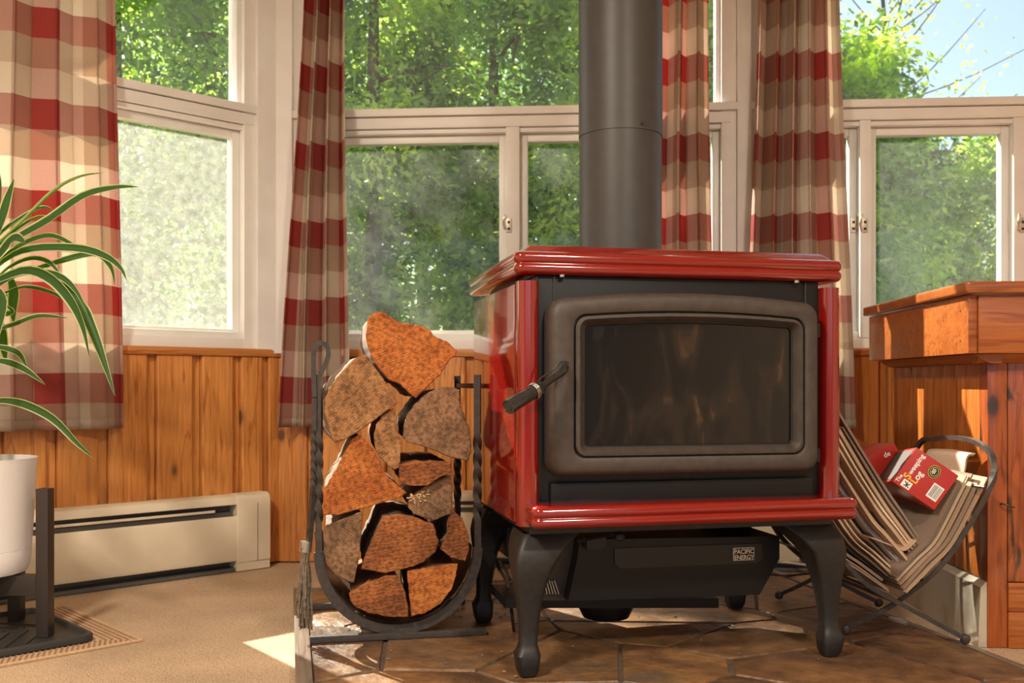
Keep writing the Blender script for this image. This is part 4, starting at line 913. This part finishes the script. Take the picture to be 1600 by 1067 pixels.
rings = [[V((x, y, z)) for x, y in rrect(-TL + i_, -i_, i_, TW - i_, 0.03 - i_ * 0.6, 5)] for i_, z in ((0.0, 0.0), (0.0, 0.012), (0.003, 0.016), (0.012, 0.016), (0.016, 0.006), (0.02, 0.0055))]
mesh('tray_body', *loft(rings), RUBBER, tr, True)
for i in range(13):
    x_ = -0.05 - i * 0.045
    for s_ in (1, -1):
        a, b = V((x_, TW / 2 + s_ * 0.012, 0.0065)), V((x_ - 0.10, TW / 2 + s_ * 0.155, 0.0065))
        if b.x > -TL + 0.03: mesh('ridge', *sweep([a, b], rect(0.006, 0.004)), RUBBER, tr)

# ------------------------------------------------------------------ small things on the floor
cb = thing('power_cable', 'thin pale cable lying on the floor behind the stove', 'cable')
tube('cable', [G(1195, 876, 0.004), G(1240, 880, 0.004), G(1290, 888, 0.004), G(1335, 897, 0.004)], circ(0.004, 8), CREAM, cb, 24)
cb = thing('power_cable', 'thin black cord lying on the flagstones behind the stove leg', 'cable')
tube('cable', [G(1195, 897, 0.003), G(1230, 899, 0.003), G(1275, 896, 0.003), G(1330, 899, 0.003)], circ(0.003, 8), BLACK, cb, 24)
vs, fs = [], []; rc = random.Random(9)
for i in range(170):
    c = G(rc.uniform(690, 800), rc.uniform(900, 965), 0.0) if i < 110 else G(rc.uniform(490, 1300), rc.uniform(930, 1064), 0.0)
    r_ = rc.uniform(0.001, 0.0045); a = rc.uniform(0, 6.28); i0 = len(vs)
    for q in range(4): vs.append(V((c.x + r_ * math.cos(a + q * 1.57) * (1.8 if q % 2 else 0.7), c.y + r_ * math.sin(a + q * 1.57) * (1.8 if q % 2 else 0.7), 0.0005)))
    vs.append(V((c.x, c.y, 0.0006 + r_ * 0.7))); fs += [(i0, i0 + 1, i0 + 4), (i0 + 1, i0 + 2, i0 + 4), (i0 + 2, i0 + 3, i0 + 4), (i0 + 3, i0, i0 + 4)]
o = mesh('wood_crumbs', vs, fs, BARK); tagp(o, 'scattered bark crumbs on the hearth around the log rack', 'debris', kind='stuff')
pk = thing('fire_tongs', 'thin black iron tongs leaning behind the front stove leg', 'fire tool')
tube('arm', [P(772, 868, 2.42), P(780, 888, 2.41), P(793, 912, 2.38), P(800, 960, 2.30), G(803, 985)], rect(0.007, 0.005), WIRE, pk, 16); tube('arm', [P(772, 868, 2.42), P(787, 885, 2.42), P(797, 905, 2.38)], rect(0.007, 0.005), WIRE, pk, 12)

# ------------------------------------------------------------------ ceiling lamps added for fill light, unseen behind the camera
for lx, ly, lab in ((-1.1, 0.2, 'added unseen fill lamp over the plant end of the room'), (1.0, -0.4, 'added unseen fill lamp over the cabinet end of the room')):
    lr2 = thing('fill_lamp', lab, 'lamp', M=Matrix.Translation((lx, ly, ZCEIL - 0.12)))
    lathe('base_ring', [(0.17, 0.09), (0.18, 0.12), (0.16, 0.12)], WHITE, lr2, 32)
    op = mat('opal glass', (0.9, 0.85, 0.75), 0.3); op.node_tree.nodes['Principled BSDF'].inputs['Emission Color'].default_value = (1, 0.78, 0.5, 1); op.node_tree.nodes['Principled BSDF'].inputs['Emission Strength'].default_value = 2.0
    lathe('shade', [(0.002, 0.03), (0.09, 0.035), (0.14, 0.055), (0.16, 0.089)], op, lr2, 32)
    al = bpy.data.lights.new('fill_light', 'AREA'); al.shape = 'DISK'; al.size = 0.34; al.energy = LAMP_W if lx < 0 else LAMP_W * 0.8; al.color = (1.0, 0.87, 0.70)
    ao = bpy.data.objects.new('fill_light', al); COL.objects.link(ao); ao.parent = lr2; ao.location = (0, 0, 0.02)

# ------------------------------------------------------------------ outdoors
gro = box('outdoor_ground', (-40, 3.9, -0.6), (40, 60, -0.5), GRASS, None, 0); gro['kind'] = 'structure'  # never in view; put in to bounce daylight
def foliage(name, n, h, r, leaf, m, seed, droop=0.5, shape='cone', clump=150):
    g = np.random.default_rng(seed)
    cz = g.random(clump) ** 0.8; cr_ = (1 - cz * 0.85) if shape == 'cone' else np.sqrt(np.clip(1 - (2 * cz - 1) ** 2, 0.05, 1))
    ca = g.random(clump) * 2 * np.pi; rad_ = r * cr_ * (0.55 + 0.45 * g.random(clump))
    cc = np.stack([rad_ * np.cos(ca), rad_ * np.sin(ca), h * (0.04 + 0.96 * cz)], 1)
    k = g.integers(0, clump, n); off = g.normal(size=(n, 3)) * np.array([0.15, 0.15, 0.13]) * (0.6 + 0.3 * r)
    pos = cc[k] + off
    d = g.normal(size=(n, 3)) + np.stack([np.cos(ca[k]), np.sin(ca[k]), np.full(n, -droop)], 1); d /= np.linalg.norm(d, axis=1)[:, None]
    s = np.cross(d, g.normal(size=(n, 3))); s /= np.linalg.norm(s, axis=1)[:, None]
    L = leaf * (0.6 + 0.8 * g.random(n))[:, None]
    v = np.stack([pos, pos + d * L * 0.45 + s * L * 0.20, pos + d * L, pos + d * L * 0.45 - s * L * 0.20], 1).reshape(-1, 3)
    me = bpy.data.meshes.new(name); me.vertices.add(4 * n); me.vertices.foreach_set('co', v.ravel().astype(np.float32))
    me.loops.add(4 * n); me.loops.foreach_set('vertex_index', np.arange(4 * n, dtype=np.int32)); me.polygons.add(n); me.polygons.foreach_set('loop_start', np.arange(0, 4 * n, 4, dtype=np.int32)); me.polygons.foreach_set('loop_total', np.full(n, 4, dtype=np.int32))
    me.update(); me.materials.append(m); return me
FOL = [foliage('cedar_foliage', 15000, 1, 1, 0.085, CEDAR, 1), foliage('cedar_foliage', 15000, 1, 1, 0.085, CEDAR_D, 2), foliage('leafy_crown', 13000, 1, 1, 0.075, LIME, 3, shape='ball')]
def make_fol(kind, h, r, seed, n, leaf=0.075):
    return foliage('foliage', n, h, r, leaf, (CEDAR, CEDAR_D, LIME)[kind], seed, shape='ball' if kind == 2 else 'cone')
for m_ in FOL: bpy.data.meshes.remove(m_)
variants = {}
def tree(lab, x, y, h, r, kind, seed, rot=0.0):
    t = thing('tree', lab, 'tree', 'trees outside the windows', M=Matrix.Translation((x, y, -0.5)) @ Matrix.Rotation(rot, 4, 'Z'))
    key = (kind, round(h, 1), round(r, 1))
    if key not in variants: variants[key] = make_fol(kind, h, r, seed, 30000 if h > 4 else 20000)
    o = bpy.data.objects.new('foliage', variants[key]); COL.objects.link(o); o.parent = t; o.location = (0, 0, 0.1 if kind != 2 else h * 0.12)
    tube('trunk', [(0, 0, 0), (0.03, 0.02, h * 0.5), (0, 0, h * 0.95)], circ(0.09, 8), TRUNK, t, 8, scale=lambda q: 1 - 0.8 * q)
    for i in range(9):
        a = i * 2.4; z = h * (0.12 + 0.085 * i); tube('branch', [(0, 0, z), (r * 0.4 * math.cos(a), r * 0.4 * math.sin(a), z + 0.08), (r * 0.8 * (1 - z / h) * math.cos(a) + 0.05, r * 0.8 * (1 - z / h) * math.sin(a), z - 0.05)], circ(0.022, 5), TRUNK, t, 6, scale=lambda q: 1 - 0.7 * q)
    return t
rt2 = random.Random(31)
# near row of cedars: x at depth y; heights leave sky gaps where the photo shows them
row = [(-3.9, 7.6, 5.0, 1.5, 1), (-2.9, 7.2, 5.6, 1.5, 0), (-1.9, 7.6, 5.6, 1.5, 1), (-1.0, 7.2, 5.2, 1.4, 0), (-0.15, 7.8, 5.0, 1.4, 1), (0.7, 7.3, 5.4, 1.4, 0), (1.55, 7.6, 5.2, 1.4, 0), (2.55, 7.4, 3.5, 1.1, 0)]
for i, (x, y, h, r, k) in enumerate(row):
    nm = ['dark green', 'bright green'][1 - k]
    where = ['seen through the dusty angled window', 'seen past the edge of the houseplant curtain', 'beyond the corner post', 'behind the top firewood log', 'beyond the window mullion', 'rising behind the stove pipe', 'between the pipe and the white post', 'beside the full curtain under open sky'][i]
    tree('%s cedar %s' % (nm, where), x, y, h, r, k, 100 + i, rt2.uniform(0, 6))
row2 = [(-5.8, 10.5, 5.6, 1.9, 1), (-4.2, 11, 6.4, 1.9, 0), (-2.6, 10.6, 6.4, 1.9, 1), (-1.0, 11, 6.4, 1.9, 0), (0.6, 10.6, 6.4, 1.9, 1), (2.2, 11, 5.6, 1.8, 0), (3.9, 10.2, 3.6, 1.4, 1), (4.7, 9.6, 3.3, 1.4, 0), (6.0, 11, 3.4, 1.6, 2), (7.4, 11.5, 3.4, 1.6, 2), (3.2, 9.2, 3.5, 1.2, 1)]
for i, (x, y, h, r, k) in enumerate(row2):
    tree(('tall cedar in the far row behind the nearer cedars' if k < 2 and x < 3 else 'low dark cedar above the wooden cabinet' if k < 2 else 'pale green bush seen over the cabinet lid'), x, y, h, r, k, 200 + i, rt2.uniform(0, 6))
# thin yellowing deciduous tree against the sky
tt = thing('sparse_tree', 'thin branched tree with few yellow leaves against the sky', 'tree', M=Matrix.Translation((3.3, 8.6, -0.5)))
tube('trunk', [(0, 0, 0), (0.05, 0, 2.0), (0.0, 0, 3.2), (-0.1, 0, 4.6)], circ(0.05, 7), TRUNK, tt, 12, scale=lambda q: 1 - 0.7 * q)
lv2, lf2 = [], []; rs2 = random.Random(14)
for i in range(26):
    z = rs2.uniform(2.9, 4.4); a = rs2.uniform(0, 6.28); L = rs2.uniform(0.5, 1.2); p0 = V((-0.03, 0, z)); p2_ = p0 + V((L * math.cos(a), L * math.sin(a), rs2.uniform(0.2, 0.7)))
    tube('branch', [p0, p0.lerp(p2_, 0.5) + V((0, 0, -0.05)), p2_], circ(0.008, 5), TRUNK, tt, 6, scale=lambda q: 1 - 0.7 * q)
    for q in range(26):
        c = p0.lerp(p2_, rs2.uniform(0.25, 1.05)) + V((rs2.gauss(0, 0.07), rs2.gauss(0, 0.07), rs2.gauss(0, 0.07))); i0 = len(lv2)
        d = V((rs2.gauss(0, 1), rs2.gauss(0, 1), rs2.gauss(0, 1))).normalized(); s_ = d.cross(V((0.3, 0.5, 0.8))).normalized(); l_ = rs2.uniform(0.03, 0.06)
        lv2 += [c, c + d * l_ * 0.5 + s_ * l_ * 0.3, c + d * l_, c + d * l_ * 0.5 - s_ * l_ * 0.3]; lf2.append((i0, i0 + 1, i0 + 2, i0 + 3))
o = mesh('sparse_leaves', lv2, lf2, LIME, tt); o['kind'] = 'stuff'
for o in bpy.data.objects:
    if o.name.startswith('foliage'): o['kind'] = 'stuff'
